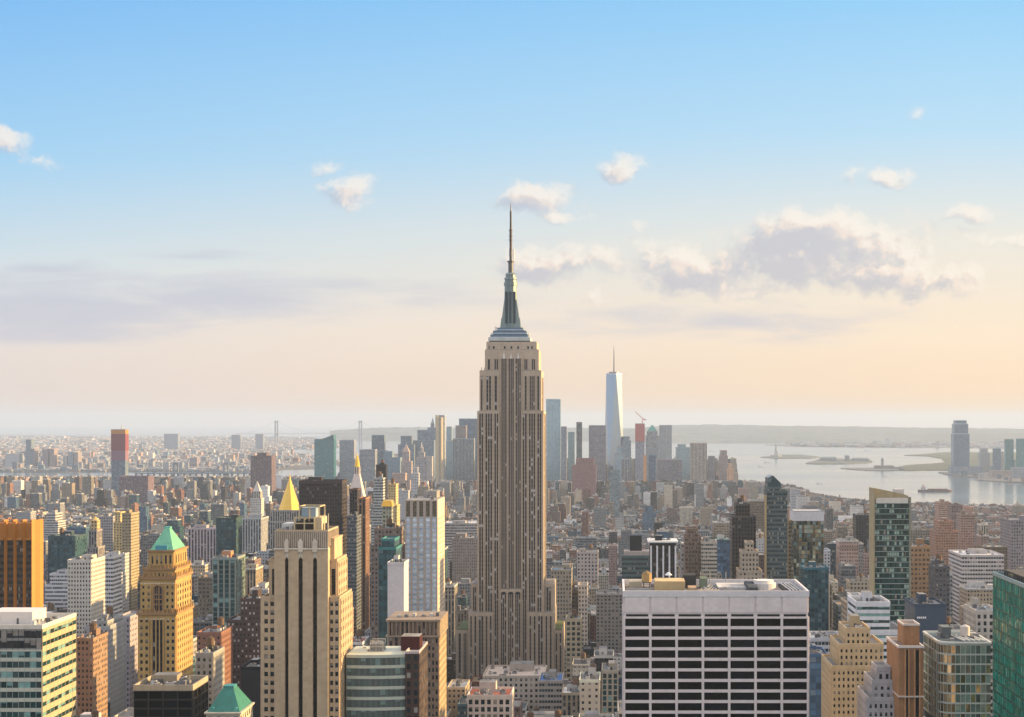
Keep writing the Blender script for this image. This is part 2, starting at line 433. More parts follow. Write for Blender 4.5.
class Thing:
    def __init__(s, name, label, cat, x, y, group=None, z=0.0):
        s.o = bpy.data.objects.new(name, None); COL.objects.link(s.o)
        s.o.empty_display_size = 5
        s.o.location = (x, y, z); s.off = (x, y, z)
        s.o['label'] = label; s.o['category'] = cat
        if group: s.o['group'] = group
        s.parts = {}; s.order = []; s.panes = []
        THINGS.append(s)
    def p(s, name, key=None, parent=None):
        """the mesh builder of a part; another key under the same name is another part; parent is the key of the part it belongs to"""
        key = key or name
        if key not in s.parts:
            s.parts[key] = (name, MB(), parent); s.order.append(key)
        return s.parts[key][1]
    def grid(s, face, c, s0, s1, z0, z1, nc, nr, wf=.6, hf=.55, d=.4, wall='plain', col=(.3, .3, .3), glass='p_dark', scol=None, part='wall', voff=.5, smat=None):
        """real window openings: piers and spandrels standing proud of the core, panes set back between them"""
        W = s.p(part)
        bw = (s1 - s0) / nc; bh = (z1 - z0) / nr
        def fb(B, a0, a1, zz0, zz1, d0, d1, mat, cl):
            if face == 'N': B.box(a0, a1, c - d1, c - d0, zz0, zz1, mat, cl, bot=True)
            elif face == 'R': B.box(c + d0, c + d1, a0, a1, zz0, zz1, mat, cl, bot=True)
            else: B.box(c - d1, c - d0, a0, a1, zz0, zz1, mat, cl, bot=True)
        pw = bw * (1 - wf)
        for i in range(nc + 1):
            a = s0 + i * bw
            fb(W, max(s0, a - pw / 2), min(s1, a + pw / 2), z0, z1, 0, d, wall, col)
        for j in range(nr + 1):
            # spandrel between pane j-1 (below) and j
            zb = z0 + (j - 1 + voff + hf / 2) * bh if j else z0
            zt = z0 + (j + voff - hf / 2) * bh if j < nr else z1
            if zt - zb > .02:
                for i in range(nc):
                    fb(W, s0 + i * bw + pw / 2 + .002, s0 + (i + 1) * bw - pw / 2 - .002, zb, zt, 0, d * .8, smat or wall, scol or col)
        for j in range(nr):
            for i in range(nc):
                a0 = s0 + i * bw + pw / 2; a1 = a0 + bw * wf
                q0 = z0 + (j + voff - hf / 2) * bh; q1 = q0 + bh * hf
                s.panes.append((face, c, a0, a1, q0, q1, glass))
    def done(s):
        ob = {}
        for k in s.order:
            nm, mb, par = s.parts[k]
            if not mb.f: continue
            pa = ob.get(par, s.o) if par else s.o
            ob[k] = mb.obj(nm, pa, s.off)
        if s.panes:
            fx = s.off
            sc_ = []
            for p in s.panes:
                face, c, a0, a1, q0, q1, g = p
                am, zm = (a0 + a1) / 2, (q0 + q1) / 2
                px, py = proj(*((am, c, zm) if face == 'N' else (c, am, zm)))
                ok = -5 < px < 1029 and -5 < py < 722
                if face == 'R' and px > VX: ok = False
                if face == 'L' and px < VX: ok = False
                wpx = (a1 - a0) / (c if face == 'N' else am * am / max(1, abs(c))) * F
                sc_.append((0 if ok else 1, -(wpx * (q1 - q0) / (c if face == 'N' else am)), p))
            sc_.sort(key=lambda t: (t[0], t[1]))
            cache = {}
            rest = MB()
            for n, (bad, _, p) in enumerate(sc_):
                face, c, a0, a1, q0, q1, g = p
                w, h = round(a1 - a0, 3), round(q1 - q0, 3)
                if n < 100 and not bad:
                    key = (face, w, h, g)
                    if key not in cache:
                        b = MB()
                        if face == 'N': b.box(0, w, -.06, 0, 0, h, g, (0, 0, 0), top=g, bot=False)
                        elif face == 'R': b.box(0, .06, 0, w, 0, h, g, (0, 0, 0), top=g)
                        else: b.box(-.06, 0, 0, w, 0, h, g, (0, 0, 0), top=g)
                        cache[key] = b.mesh('window')
                    o = bpy.data.objects.new('window', cache[key]); COL.objects.link(o)
                    o.parent = s.o
                    o.location = ((a0, c, q0) if face == 'N' else (c, a0, q0))
                    o.location = (o.location[0] - fx[0], o.location[1] - fx[1], o.location[2] - fx[2])
                else:
                    if face == 'N': rest.box(a0, a1, c - .06, c, q0, q1, g, (0, 0, 0), top=g)
                    elif face == 'R': rest.box(c, c + .06, a0, a1, q0, q1, g, (0, 0, 0), top=g)
                    else: rest.box(c - .06, c, a0, a1, q0, q1, g, (0, 0, 0), top=g)
            if rest.f:
                o = rest.obj('window', s.o, s.off)
                if len(sc_) - 100 > 1: o['kind'] = 'stuff'
        return s.o

# ---------------------------------------------------------------- roof pieces
WOOD = (.16, .10, .06)
def tank(mb_t, mb_l, x, y, z, r=2.4, h=4.0, leg=2.6, col=WOOD, lc=(.05, .045, .04)):
    for (a, b) in ((-1, -1), (1, -1), (1, 1), (-1, 1)):
        mb_l.box(x + a * r * .6 - .15, x + a * r * .6 + .15, y + b * r * .6 - .15, y + b * r * .6 + .15, z, z + leg, 'plain', lc)
    mb_l.box(x - r * .9, x + r * .9, y - r * .9, y + r * .9, z + leg, z + leg + .25, 'plain', lc, bot=True)
    mb_t.cyl(x, y, r, z + leg + .25, z + leg + h, 'plain', col, 12)
    mb_t.cyl(x, y, r * 1.06, z + leg + h, z + leg + h + r * .6, 'plain', tuple(c * .6 for c in col), 12, r1=.1)
def parapet(mb, x0, x1, y0, y1, z, h, t, mat, col):
    mb.box(x0, x1, y0, y0 + t, z, z + h, mat, col); mb.box(x0, x1, y1 - t, y1, z, z + h, mat, col)
    mb.box(x0, x0 + t, y0 + t, y1 - t, z, z + h, mat, col); mb.box(x1 - t, x1, y0 + t, y1 - t, z, z + h, mat, col)
GREY = [(.30, .30, .30), (.18, .18, .19), (.42, .41, .39), (.25, .22, .2), (.5, .49, .47), (.12, .12, .13)]
def gear(T, rng, x0, x1, y0, y1, z, n=3, wt=.4, big=True, col=(.3, .28, .26)):
    w, d = x1 - x0, y1 - y0
    if w < 7 or d < 7: return
    k = 0
    if big:
        bw, bd = w * rng.uniform(.25, .5), d * rng.uniform(.25, .5)
        bx, by = rng.uniform(x0 + 1, x1 - 1 - bw), rng.uniform(y0 + 1 + .3 * (d - bd - 2), y1 - 1 - bd)
        h = rng.uniform(3, 6)
        B = T.p('bulkhead')
        B.box(bx, bx + bw, by, by + bd, z, z + h, 'plain', col, top='roof', tcol=(.2, .2, .2))
        B.box(bx + bw * .3, bx + bw * .3 + 1.2, by - .06, by, z, z + 2.1, 'plain', (.05, .05, .05))
    for i in range(n):
        a, b = rng.uniform(x0 + 1, x1 - 4), rng.uniform(y0 + 1, y1 - 4)
        u, v, h = rng.uniform(1.5, 3.5), rng.uniform(1.5, 3.5), rng.uniform(1, 2.4)
        A = T.p('ventilation_unit', 'vu%d' % k); k += 1
        A.box(a, a + u, b, b + v, z, z + h, 'plain', rng.choice(GREY))
        A.cyl(a + u / 2, b + v / 2, min(u, v) * .36, z + h, z + h + .25, 'plain', (.06, .06, .06), 8)
    if rng.random() < wt:
        a, b = rng.uniform(x0 + 3.5, x1 - 3.5), rng.uniform(y0 + 3.5, y1 - 3.5)
        tank(T.p('water_tank'), T.p('tank_stand', parent='water_tank'), a, b, z, 2.2, 4.2, 3.4)
# ---------------------------------------------------------------- the setting: water, land, streets, haze
def struct(o, kind='structure', **kw):
    o['kind'] = kind
    for k, v in kw.items(): o[k] = v
    return o
def m_water():
    m, N = newmat('harbour_water')
    P_ = pos(N)
    n, _ = N.noise(N.vm('MULTIPLY', P_, (1, .35, 1)), .012, 6, .65)
    n2, _ = N.noise(N.vm('MULTIPLY', P_, (.3, 1, 1)), .0011, 4, .6)
    b = N.node('ShaderNodeBump'); b.inputs['Strength'].default_value = .07; b.inputs['Distance'].default_value = 6.0
    N.l.new(n, b.inputs['Height'])
    r = N.m('MULTIPLY_ADD', n2, .22, .04)
    pr(N, Base_Color=(.09, .11, .12), Roughness=r, Specular_IOR_Level=1.0, Normal=b.outputs[0])
    return m
def m_ground(name, a, b_, c_, s1=.004, s2=.05, rough=.95):
    m, N = newmat(name)
    P_ = pos(N)
    n, _ = N.noise(P_, s1, 5, .6); n2, nc = N.noise(P_, s2, 6, .7)
    c = N.ramp(N.m('MULTIPLY_ADD', n2, 1.6, -.3, clamp=True), [(0, a), (.5, b_), (1, c_)])
    pr(N, Base_Color=N.vm('SCALE', c, scale=N.m('MULTIPLY_ADD', n, 1.0, .5)), Roughness=rough, Specular_IOR_Level=.1)
    return m
M['water'] = m_water()
M['asphalt'] = m_ground('asphalt', (.035, .035, .038), (.05, .05, .052), (.07, .068, .065), .02, .4)
M['paving'] = m_ground('pavement_concrete', (.10, .10, .10), (.16, .155, .15), (.22, .21, .2), .02, .3)
M['suburb'] = m_ground('far_city_ground', (.05, .06, .05), (.13, .12, .11), (.26, .23, .2), .0012, .012)
M['green'] = m_ground('park_ground', (.05, .06, .04), (.09, .10, .065), (.17, .16, .11), .003, .03)
M['hill'] = m_ground('wooded_hills', (.03, .045, .03), (.12, .13, .12), (.26, .25, .23), .0008, .006)
M['leaf'] = m_plain('foliage', .8, 0, .7, .4, .2)

b = MB(); b.face([(-26000, -400, 0), (30000, -400, 0), (30000, 58000, 0), (-26000, 58000, 0)], 'water', (0, 0, 0))
struct(b.obj('water'))

def land(name, pts, z0, z1, mat, world=False):
    P_ = pts if world else [(X(px, DG(py)), DG(py)) for px, py in pts]
    A = sum(P_[i][0] * P_[(i + 1) % len(P_)][1] - P_[(i + 1) % len(P_)][0] * P_[i][1] for i in range(len(P_)))
    if A < 0: P_ = P_[::-1]
    b = MB(); b.prism(P_, z0, z1, mat, (.2, .2, .2))
    return struct(b.obj(name))
def jag(pts, n, amp, seed):
    """roughen a shoreline given in picture rows"""
    r = random.Random(seed); out = []
    for (a, b_) in zip(pts[:-1], pts[1:]):
        for k in range(n):
            t = k / n
            out.append((a[0] + (b_[0] - a[0]) * t + r.uniform(-3, 3), a[1] + (b_[1] - a[1]) * t + (r.uniform(-amp, amp) if k else 0)))
    out.append(pts[-1])
    return out
MAN_E = [(-60, 479), (120, 478), (260, 478), (330, 477), (420, 477.5)]
MAN_TIP = [(420, 477.5), (560, 475), (690, 476), (742, 481), (792, 487), (815, 494), (856, 499.5), (910, 503), (1030, 509), (1200, 520)]
shore = [(X(px, DG(py)), DG(py)) for px, py in MAN_E[:-1] + MAN_TIP]
land('ground', [(-1400, -300), (-4200, 5500)] + shore + [(1500, 1500), (900, -300)], -.5, 1.0, 'asphalt', world=True)
# Brooklyn with its bays, from the near bank of the river to the far sea
land('far_land', jag([(-140, 472.0), (60, 472.5), (150, 471.5), (250, 472.5), (268, 470), (300, 464.5), (322, 464), (326, 458), (300, 455), (283, 454), (285, 449.5), (330, 448.5), (352, 444), (345, 440), (300, 437.2), (200, 436.4), (0, 435.4), (-140, 435)], 4, .25, 3), -.5, 2, 'suburb')
land('pier', jag([(268, 467), (318, 466), (322, 469), (262, 470.5)], 3, .15, 4), -.5, 3, 'suburb')
land('far_land', jag([(330, 461), (380, 456), (420, 455), (440, 458), (470, 462), (400, 468), (340, 467)], 3, .2, 5), -.5, 2, 'suburb')
# Staten Island and Bayonne side
land('far_land', jag([(640, 443.2), (700, 442.2), (780, 442.8), (800, 446.8), (860, 447.5), (960, 448), (1080, 449), (1080, 436), (860, 437), (640, 438)], 4, .25, 6), -.5, 3, 'suburb')
land('far_land', jag([(765, 445.2), (785, 444.6), (830, 445.5), (900, 446.4), (900, 447.6), (800, 447)], 3, .1, 61), -.5, 3, 'suburb')
# the park peninsula
land('park_ground', jag([(905, 455.5), (930, 456.5), (945, 459), (944, 463), (905, 465.5), (897, 469), (905, 471), (940, 470.5), (990, 471), (1100, 472), (1100, 453), (945, 452.5), (925, 454.2)], 3, .12, 7), -.5, 3, 'green')
land('pier', [(938, 472.6), (952, 472.0), (1100, 470), (1100, 484), (1010, 482.5), (975, 480.2), (983, 478.4), (960, 476.4), (946, 475)], -.5, 3, 'paving')
land('island', jag([(762, 457.4), (776, 455.2), (800, 455.0), (822, 457.6), (812, 458.4), (775, 458.6)], 3, .1, 8), -.5, 4, 'hill')
land('island', jag([(806, 463.8), (818, 459.8), (840, 459), (872, 460), (872, 462.6), (856, 464), (820, 464.6)], 3, .1, 9), -.5, 4, 'hill')
land('island', jag([(840, 468.4), (862, 468), (903, 468.4), (903, 470.6), (866, 470.8), (850, 469.6)], 3, .1, 10), -.5, 3, 'paving')

def ridge(name, pts, D0, D1, mat, seed):
    """a hill range: profile of crest rows across the picture, with a front and back slope"""
    r = random.Random(seed)
    n = 90; xs = np.linspace(pts[0][0], pts[-1][0], n)
    ys = np.interp(xs, [p[0] for p in pts], [p[1] for p in pts])
    b = MB(); rows = []
    Dc = (D0 + D1) / 2
    for t, D in ((0, D0), (.35, D0 + .3 * (Dc - D0)), (.75, D0 + .7 * (Dc - D0)), (1, Dc), (.5, Dc + .6 * (D1 - Dc)), (0, D1)):
        rows.append([(X(x, D), D, max(2, Z(y, Dc)) * t * (1 + r.uniform(-.03, .03)) - (3 if t == 0 else 0)) for x, y in zip(xs, ys)])
    for a, c in zip(rows[:-1], rows[1:]):
        for i in range(n - 1):
            b.face([a[i], a[i + 1], c[i + 1], c[i]], mat, (.1, .1, .1))
    return struct(b.obj(name))
ridge('hills', [(600, 432), (640, 427.5), (665, 425.2), (700, 424.6), (730, 424.8), (790, 425.8), (860, 426.6), (960, 428), (1120, 430)], 17000, 26000, 'hill', 1)
ridge('hills', [(330, 430.6), (350, 429.2), (380, 427.6), (420, 427), (470, 427.8), (560, 427.5), (650, 428.5)], 19000, 25000, 'hill', 2)

# haze: one even volume round the camera and the whole scene
b = MB(); b.box(-27000, 31000, -500, 59000, -2.0, 470, 'plain', (1, 1, 1), bot=True)
hz = b.obj('haze')
m, N = newmat('haze')
vp = N.node('ShaderNodeVolumePrincipled'); o_ = N.node('ShaderNodeOutputMaterial')
vp.inputs['Color'].default_value = (.57, .69, .87, 1); vp.inputs['Density'].default_value = 4.0e-5; vp.inputs['Anisotropy'].default_value = .1
N.l.new(vp.outputs[0], o_.inputs['Volume'])
hz.data.materials.clear(); hz.data.materials.append(m)
hz['kind'] = 'stuff'; hz['label'] = 'pale evening haze over the whole city and harbour'

# ---------------------------------------------------------------- generic tower
def reg(D, tiers, vb):
    for (a, c, y) in tiers: SEEN.append((D, a, c, y, vb))
def tower(name, label, cat, D, dep, tiers, col, style='punch', bay=3.2, flo=3.7, vb=None, sb=2.0, roofc=(.2, .2, .2), n=3, wt=.3, big=True, geo=None, seed=None, par=1.2, crown=None, sides='auto', finish=True, gcol=None):
    """tiers from the top down: (px0, px1, py of its top); each lower tier reaches sb metres further out front and back"""
    r = random.Random(seed if seed is not None else label)
    x0, x1 = X(tiers[-1][0], D), X(tiers[-1][1], D)
    T = Thing(name, label, cat, (x0 + x1) / 2, D + dep / 2)
    k = len(tiers)
    FOOT.append((x0, x1, D, D + dep))
    vb = vb or min(717, max(t[2] for t in tiers) + 40)
    reg(D, tiers, vb)
    zv = max(0, Z(735, D))
    for i, (a, c, y) in enumerate(tiers):
        a, c = X(a, D), X(c, D)
        z1 = Z(y, D); z0 = Z(tiers[i + 1][2], D) if i + 1 < k else 0
        yf = D + (k - 1 - i) * sb; yb = D + dep - (k - 1 - i) * sb
        W = T.p('wall')
        W.box(a, c, yf, yb, z0, z1, style, col, bay, flo, notop=True)
        T.p('roof', 'roof%d' % i).box(a + .3, c - .3, yf + .3, yb - .3, z1 - .35, z1 - .05, 'roof', roofc)
        if par: parapet(T.p('parapet', 'parapet%d' % i), a - .25, c + .25, yf - .25, yb + .25, z1 - .6, par + .6, .5, 'plain', col)
        if geo:
            g = dict(geo)
            zz = max(z0, zv); nc = max(1, round((c - a) / g.get('bay', bay))); nr = max(1, round((z1 - .7 - zz) / flo))
            nd = max(1, round((yb - yf) / g.get('bay', bay)))
            kw = dict(wf=g.get('wf', .6), hf=g.get('hf', .55), d=g.get('d', .35), wall=g.get('wall', 'plain'), col=g.get('col', col), glass=g.get('glass', 'p_dark'), scol=g.get('scol'), voff=g.get('voff', .5))
            if z1 - .7 - zz > flo:
                T.grid('N', yf, a, c, zz, z1 - .7, nc, nr, **kw)
                if c < VX * 0 + X(VX, D) or a < 0: T.grid('R', c, yf + .02, yb, zz, z1 - .7, nd, nr, **kw)
                if c > 0: T.grid('L', a, yf + .02, yb, zz, z1 - .7, nd, nr, **kw)
        if i == 0:
            T.top = (a, c, yf, yb, z1)
            gear(T, r, a + 1, c - 1, yf + 1, yb - 1, z1 - .05, n * 2 + 2 if D < 1400 and n else n, wt, big, gcol or tuple(q * .8 for q in col))
        elif n and D < 2500 and r.random() < .6:
            pass
    if crown: crown(T)
    if finish: T.done()
    return T

TAN = (.44, .36, .24); LIME = (.46, .41, .33); GRY = (.33, .33, .33); WHT = (.72, .70, .68); BRK = (.26, .12, .08); BRN = (.16, .10, .07); SLATE = (.16, .19, .23); PALE = (.5, .5, .5)

# ---------------------------------------------------------------- Empire-style central skyscraper
def landmark():
    D = 1290.0; s = D / F
    ST = (.49, .395, .30)
    T = Thing('skyscraper', 'tall grey stone art deco skyscraper with needle mast standing in the centre of the view', 'skyscraper', X(511, D), D + 30)
    W = T.p('wall')
    st_m = M['esb']
    def blk(a, c, yt, yb_, f, bk, roof=True):
        W.box(X(a, D), X(c, D), D + f, D + bk, Z(yb_, D), Z(yt, D), 'stone_plain', ST)
        if roof: T.p('roof', 'rf%d' % len(T.order)).box(X(a, D) + .6, X(c, D) - .6, D + f + .6, D + bk - .6, Z(yt, D), Z(yt, D) + .25, 'roof', (.2, .19, .18))
    def strips(lst, yt, yb_, f, mat='esb'):
        for (a, c) in lst:
            x0, x1 = X(a, D), X(c, D)
            n = max(1, round((x1 - x0) / 1.75))
            B = T.p('window_strip', 'ws%d' % len(T.order))
            B.box(x0, x1, D + f - .05, D + f + .5, Z(yb_, D), Z(yt, D), mat, ST, (x1 - x0) / n, 3.65, top='plain')
            # slim metal mullions framing each strip, and a stone jamb either side
            for q in (x0 - .5, x1): W.box(q, q + .5, D + f - .5, D + f, Z(yb_, D), Z(yt, D) + .6, 'stone_plain', ST)
    def sstrips(face, ys, x, zt, zb):
        for (a, c) in ys:
            B = T.p('window_strip', 'ws%d' % len(T.order))
            e = .05 if face == 'R' else -.05
            B.box(x - .4 + e, x + .4 + e, a, c, zb, zt, 'esb', ST, 1.7, 3.65, top='plain')
    LW = [(479.0, 483.4), (485.2, 492.4), (494.2, 498.5)]; RW = [(522.4, 526.9), (528.7, 535.5), (537.2, 541.6)]
    CT = [(501.0, 506.6), (508.2, 513.8), (515.2, 520.8)]
    # upper block
    blk(486, 536.5, 341.6, 349.5, 4, 42); blk(484.6, 538.6, 349.5, 370.5, 3, 43)
    # centre recess and wings from the 72nd storey down
    blk(499.2, 522.4, 352, 589, 2.2, 44, False)
    blk(479.4, 499.2, 370.5, 411, 1.0, 45); blk(522.4, 541.2, 370.5, 411, 1.0, 45)
    blk(477.2, 499.6, 411, 612, 0, 46); blk(521.6, 543.6, 411, 612, 0, 46)
    blk(488, 534, 349, 700, 5, 41, False)
    strips([(487.2, 490), (494, 498)], 359, 369.5, 3, 'esb_dark'); strips([(524, 527.4), (531.5, 535)], 359, 369.5, 3, 'esb_dark')
    for q in (488, 492.5, 503.5, 510.3, 517, 527, 531): T.p('window', 'w%d' % len(T.order)).box(X(q, D), X(q + 1.7, D), D + 3.9, D + 4.2, Z(348.5, D), Z(346.0, D), 'esb_dark', DK)
    strips(CT, 358.5, 588.5, 2.2, 'esb_dark')
    strips([(480.6, 482.6), (486, 491.2), (494.2, 497.2)], 376, 410, 1.0); strips([(524.4, 526.8), (529.4, 534.8), (537, 539.4)], 376, 410, 1.0)
    strips(LW, 413.5, 611.5, 0); strips(RW, 413.5, 611.5, 0)
    # tapered caps above the centre strips
    for (a, c) in CT:
        m_ = (a + c) / 2
        B = T.p('finial', 'f%d' % len(T.order))
        B.pyramid(X(m_ - 1.2, D), X(m_ + 1.2, D), D + 1.5, D + 2.6, Z(358.5, D), Z(353, D), 'plain', (.7, .66, .6), .2)
    # side strips of the sunlit flank and the shaded one
    sy = [(D + a, D + a + 2.2) for a in (14, 30)]
    for face, xe, xw in (('R', 543.6, 541.2), ('L', 477.2, 479.4)):
        sstrips(face, sy, X(xe, D), Z(414, D), Z(612, D)); sstrips(face, sy, X(xw, D), Z(377, D), Z(411, D))
    # lower centre front with round-headed bays
    blk(499.6, 521.8, 589, 700, -3, 40)
    for (a, c) in CT:
        B = T.p('window_strip', 'ws%d' % len(T.order))
        x0, x1 = X(a, D), X(c, D); zc = Z(594, D); r = (x1 - x0) / 2
        B.box(x0, x1, D - 3.3, D - 2.8, Z(700, D), zc, 'esb', ST, 1.4, 3.65, top='plain')
        pts = [((x0 + x1) / 2 + r * math.cos(t), zc + r * math.sin(t)) for t in [math.pi * i / 8 for i in range(9)]]
        B.face([(p[0], D - 3.3, p[1]) for p in pts], 'esb_dark', ST, [(.3, .5)] * 9)
        for q in (x0 - .5, x1 + .1): W.box(q - .1, q + .5, D - 3.8, D - 3, Z(700, D), Z(591, D), 'stone_plain', ST)
    # shoulders
    blk(470.4, 477.2, 585, 612, 6, 52); blk(543.6, 553.6, 585, 612, 6, 52)
    strips([(472.2, 475.6)], 588, 611.5, 6); strips([(546, 550.8)], 588, 611.5, 6)
    blk(468.6, 493.6, 612, 720, -4, 54); blk(527.6, 554, 612, 720, -4, 54)
    blk(493.6, 499.6, 612, 720, -1.5, 50, False); blk(521.8, 527.6, 612, 720, -1.5, 50, False)
    strips([(494.6, 498.4), (523, 526.6)], 600, 719, -1.5, 'esb')
    strips([(470.6, 472.4), (474.6, 477.0), (479.0, 484.0), (486.0, 488.0), (490.0, 492.2)], 615.5, 719, -4)
    strips([(529.6, 531.6), (533.8, 536.0), (538, 543.2), (545.6, 547.6), (549.8, 552.0)], 615.5, 719, -4)
    blk(456, 468.6, 630, 720, -2, 58); blk(554, 562.6, 630, 720, -2, 58)
    strips([(458.4, 461.4), (463.6, 466.8)], 633, 719, -2); strips([(555.6, 557.6), (559.6, 561.6)], 633, 719, -2)
    T.p('roof_garden').box(X(456.6, D), X(468, D), D - 1, D + 55, Z(630, D) + .3, Z(630, D) + .8, 'leaf', (.08, .1, .03))
    T.p('roof_garden', 'rg2').box(X(554.8, D), X(562, D), D - 1, D + 55, Z(630, D) + .3, Z(630, D) + .8, 'leaf', (.1, .12, .03))
    base = T.p('base'); base.box(X(440, D), X(580, D), D - 8, D + 60, 0, 24, 'pier', ST)
    # mooring mast
    BL = (.13, .20, .27); MT = (.20, .25, .24)
    cy = D + 22; DM = cy
    def tier(a, c, yt, yb_, col, mat='metal', key='mast'):
        h = (c - a) * s / 2
        T.p(key).box(X(a, DM), X(c, DM), cy - h * .8, cy + h * .8, Z(yb_, DM), Z(yt, DM), mat, col, top=mat)
    tier(489.6, 531, 338.2, 341.6, (.5, .52, .5), 'plain', 'crown_terrace'); tier(491.5, 528.6, 335.4, 338.2, BL, key='crown_terrace'); tier(490.6, 529.4, 337.6, 338.3, (.55, .6, .62), key='crown_terrace')
    tier(494, 527, 331.4, 335.4, BL, key='crown_terrace'); tier(493, 528, 333.6, 334.4, (.6, .66, .7), key='crown_terrace'); tier(498, 524, 328.2, 331.4, BL, key='crown_terrace'); tier(497, 525, 330, 330.8, (.6, .66, .7), key='crown_terrace')
    cx = X(510.8, DM)
    B = T.p('mast')
    def ring(w0, w1, yt, yb_, col=MT, mat='metal', key='mast', n=12, xc=None):
        T.p(key).cyl(xc or cx, cy, w0 * s / 2, Z(yb_, DM), Z(yt, DM), mat, col, n, r1=w1 * s / 2)
    ring(15, 12.4, 286, 328.2)
    # winged buttresses tapering up the four corners
    for sx in (-1, 1):
        for sy_ in (-1, 1):
            for (w, y0_, y1_) in ((10.4, 328.2, 318), (8.6, 318, 309), (7.4, 309, 300)):
                xa = cx + sx * (w * s); xb = cx + sx * 3.2 * s
                ya = cy + sy_ * 2.0; yb2 = cy + sy_ * 5.2
                b2 = T.p('buttress', 'b%d%d' % (sx, sy_))
                x_lo, x_hi = sorted((xa, xb)); y_lo, y_hi = sorted((ya, yb2))
                sh = -sx * 1.2 * s
                b2.prism([(x_lo, y_lo), (x_hi, y_lo), (x_hi, y_hi), (x_lo, y_hi)], Z(y0_, DM), Z(y1_, DM), 'metal', (.26, .32, .31), [(x_lo + sh * (sx < 0), y_lo), (x_hi + sh * (sx > 0), y_lo), (x_hi + sh * (sx > 0), y_hi), (x_lo + sh * (sx < 0), y_hi)])
    for sx in (-4.2, 0, 4.2):
        T.p('mast_window', 'mw%s' % sx).box(cx + sx * s - .9, cx + sx * s + .9, cy - 6.1 - .25 * (sx == 0), cy - 4.0, Z(322, D), Z(290, D), 'metal', (.06, .08, .09))
    ring(14, 14, 282.5, 286); ring(12.2, 12.2, 279.5, 282.5, (.2, .24, .25)); ring(13.8, 13, 278, 279.5); ring(10.6, 10.6, 274.8, 278, (.2, .24, .25)); ring(11.2, 9, 273, 274.8)
    ring(5.2, 5.2, 262, 273, (.12, .12, .12), key='antenna'); ring(7.4, 7.4, 261, 262.2, (.1, .1, .1), key='antenna')
    ring(3.0, 3.2, 249, 261, (.1, .1, .1), key='antenna'); ring(3.3, 3.3, 251, 256, (.12, .12, .12), key='antenna'); ring(2.7, 2.7, 229, 249, (.08, .06, .06), key='antenna')
    for q in (239.5, 235.6, 230): ring(4.0, 4.0, q, q + .8, (.1, .1, .1), key='antenna')
    ring(2.3, 2.0, 211, 229, (.07, .07, .075), key='antenna'); ring(1.3, .6, 203.5, 211, (.14, .14, .15), key='antenna')
    ring(.9, .9, 249, 262, (.55, .45, .35), key='side_antenna', xc=cx + 3.1 * s)
    rr = random.Random(5)
    for k in range(16):   # aerials along the terraces
        q = rr.choice([-1, 1]) * rr.uniform(12, 20); z_ = Z(338, D) if abs(q) > 17 else Z(333, D)
        T.p('aerial').box(cx + q * s - .14, cx + q * s + .14, cy + rr.uniform(-12, 12), cy + rr.uniform(12, 12.3) , z_, z_ + rr.uniform(2, 5), 'metal', (.3, .3, .3)) if False else T.p('aerial', 'ae%d' % k).cyl(cx + q * s, cy + rr.uniform(-9, 9), .22, z_, z_ + rr.uniform(3, 7), 'metal', (.3, .3, .3), 6)
    for k in range(9):
        a = X(rr.choice([480.5, 483, 540, 538, 524, 498, 487, 534]) + rr.uniform(-.5, .5), D)
        T.p('aerial', 'ar%d' % k).cyl(a, D + rr.uniform(4, 12), .25, Z(370.5, D), Z(370.5, D) + rr.uniform(1.5, 3), 'metal', (.25, .25, .25), 6)
    T.done()
    FOOT.append((X(440, D), X(580, D), D - 8, D + 60))
    reg(D, [(456, 563, 400)], 668)
M['esb'] = m_facade('tower_window_strip', .72, .6, (.016, .018, .024), span=(.065, .062, .062), blinds=.10, wob=.06, blindcol=(.42, .42, .42))
M['esb_dark'] = m_facade('dark_window_strip', .7, .6, (.014, .018, .03), span=(.03, .032, .04), blinds=.08, wob=.06)
M['stone_plain'] = m_plain('limestone', .8, 0, .34, .06, .3, blk=.14)
landmark()
M['paleblue'] = m_facade('pale_blue_glass', .9, .8, (.3, .44, .52), span=(.2, .32, .38), wob=.02, rough=.25, metal=.5, blinds=0, var=.4)
M['slot'] = m_facade('recessed_black_glass', .92, .78, (.006, .010, .011), span=(.008, .010, .010), blinds=.0, wob=.03, mull=0)
M['fin_glass'] = m_facade('striped_bronze_glass', .9, .5, (.012, .022, .024), span=(.10, .075, .055), blinds=.05, wob=.05, mull=2)
M['green_wall'] = m_facade('emerald_curtain_wall', .95, .8, (.005, .06, .045), span=(.01, .07, .05), wob=.06)
M['p_pale'] = m_pane('curtained_glass', (.16, .28, .24), .4, .05, .15)
M['mottled'] = m_facade('mottled_reflecting_glass', .94, .86, (.19, .21, .18), span=(.05, .08, .075), wob=.28, rough=.06, metal=.85, blinds=0)
M['lit'] = m_facade('pale_paned_windows', .4, .42, (.02, .02, .02), blinds=.45, blindcol=(.5, .46, .42))  # lit windows are only a pale pane colour, none glows
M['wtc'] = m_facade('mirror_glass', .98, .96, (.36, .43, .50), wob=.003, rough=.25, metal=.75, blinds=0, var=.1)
# ---------------------------------------------------------------- foreground towers with modelled windows
def cornice(T, a, c, y0, y1, z, col, t=.9, h=1.0, key=None):
    T.p('cornice', key or 'cor%d' % len(T.order)).box(a - t, c + t, y0 - t, y1 + t, z, z + h, 'plain', col, bot=True)

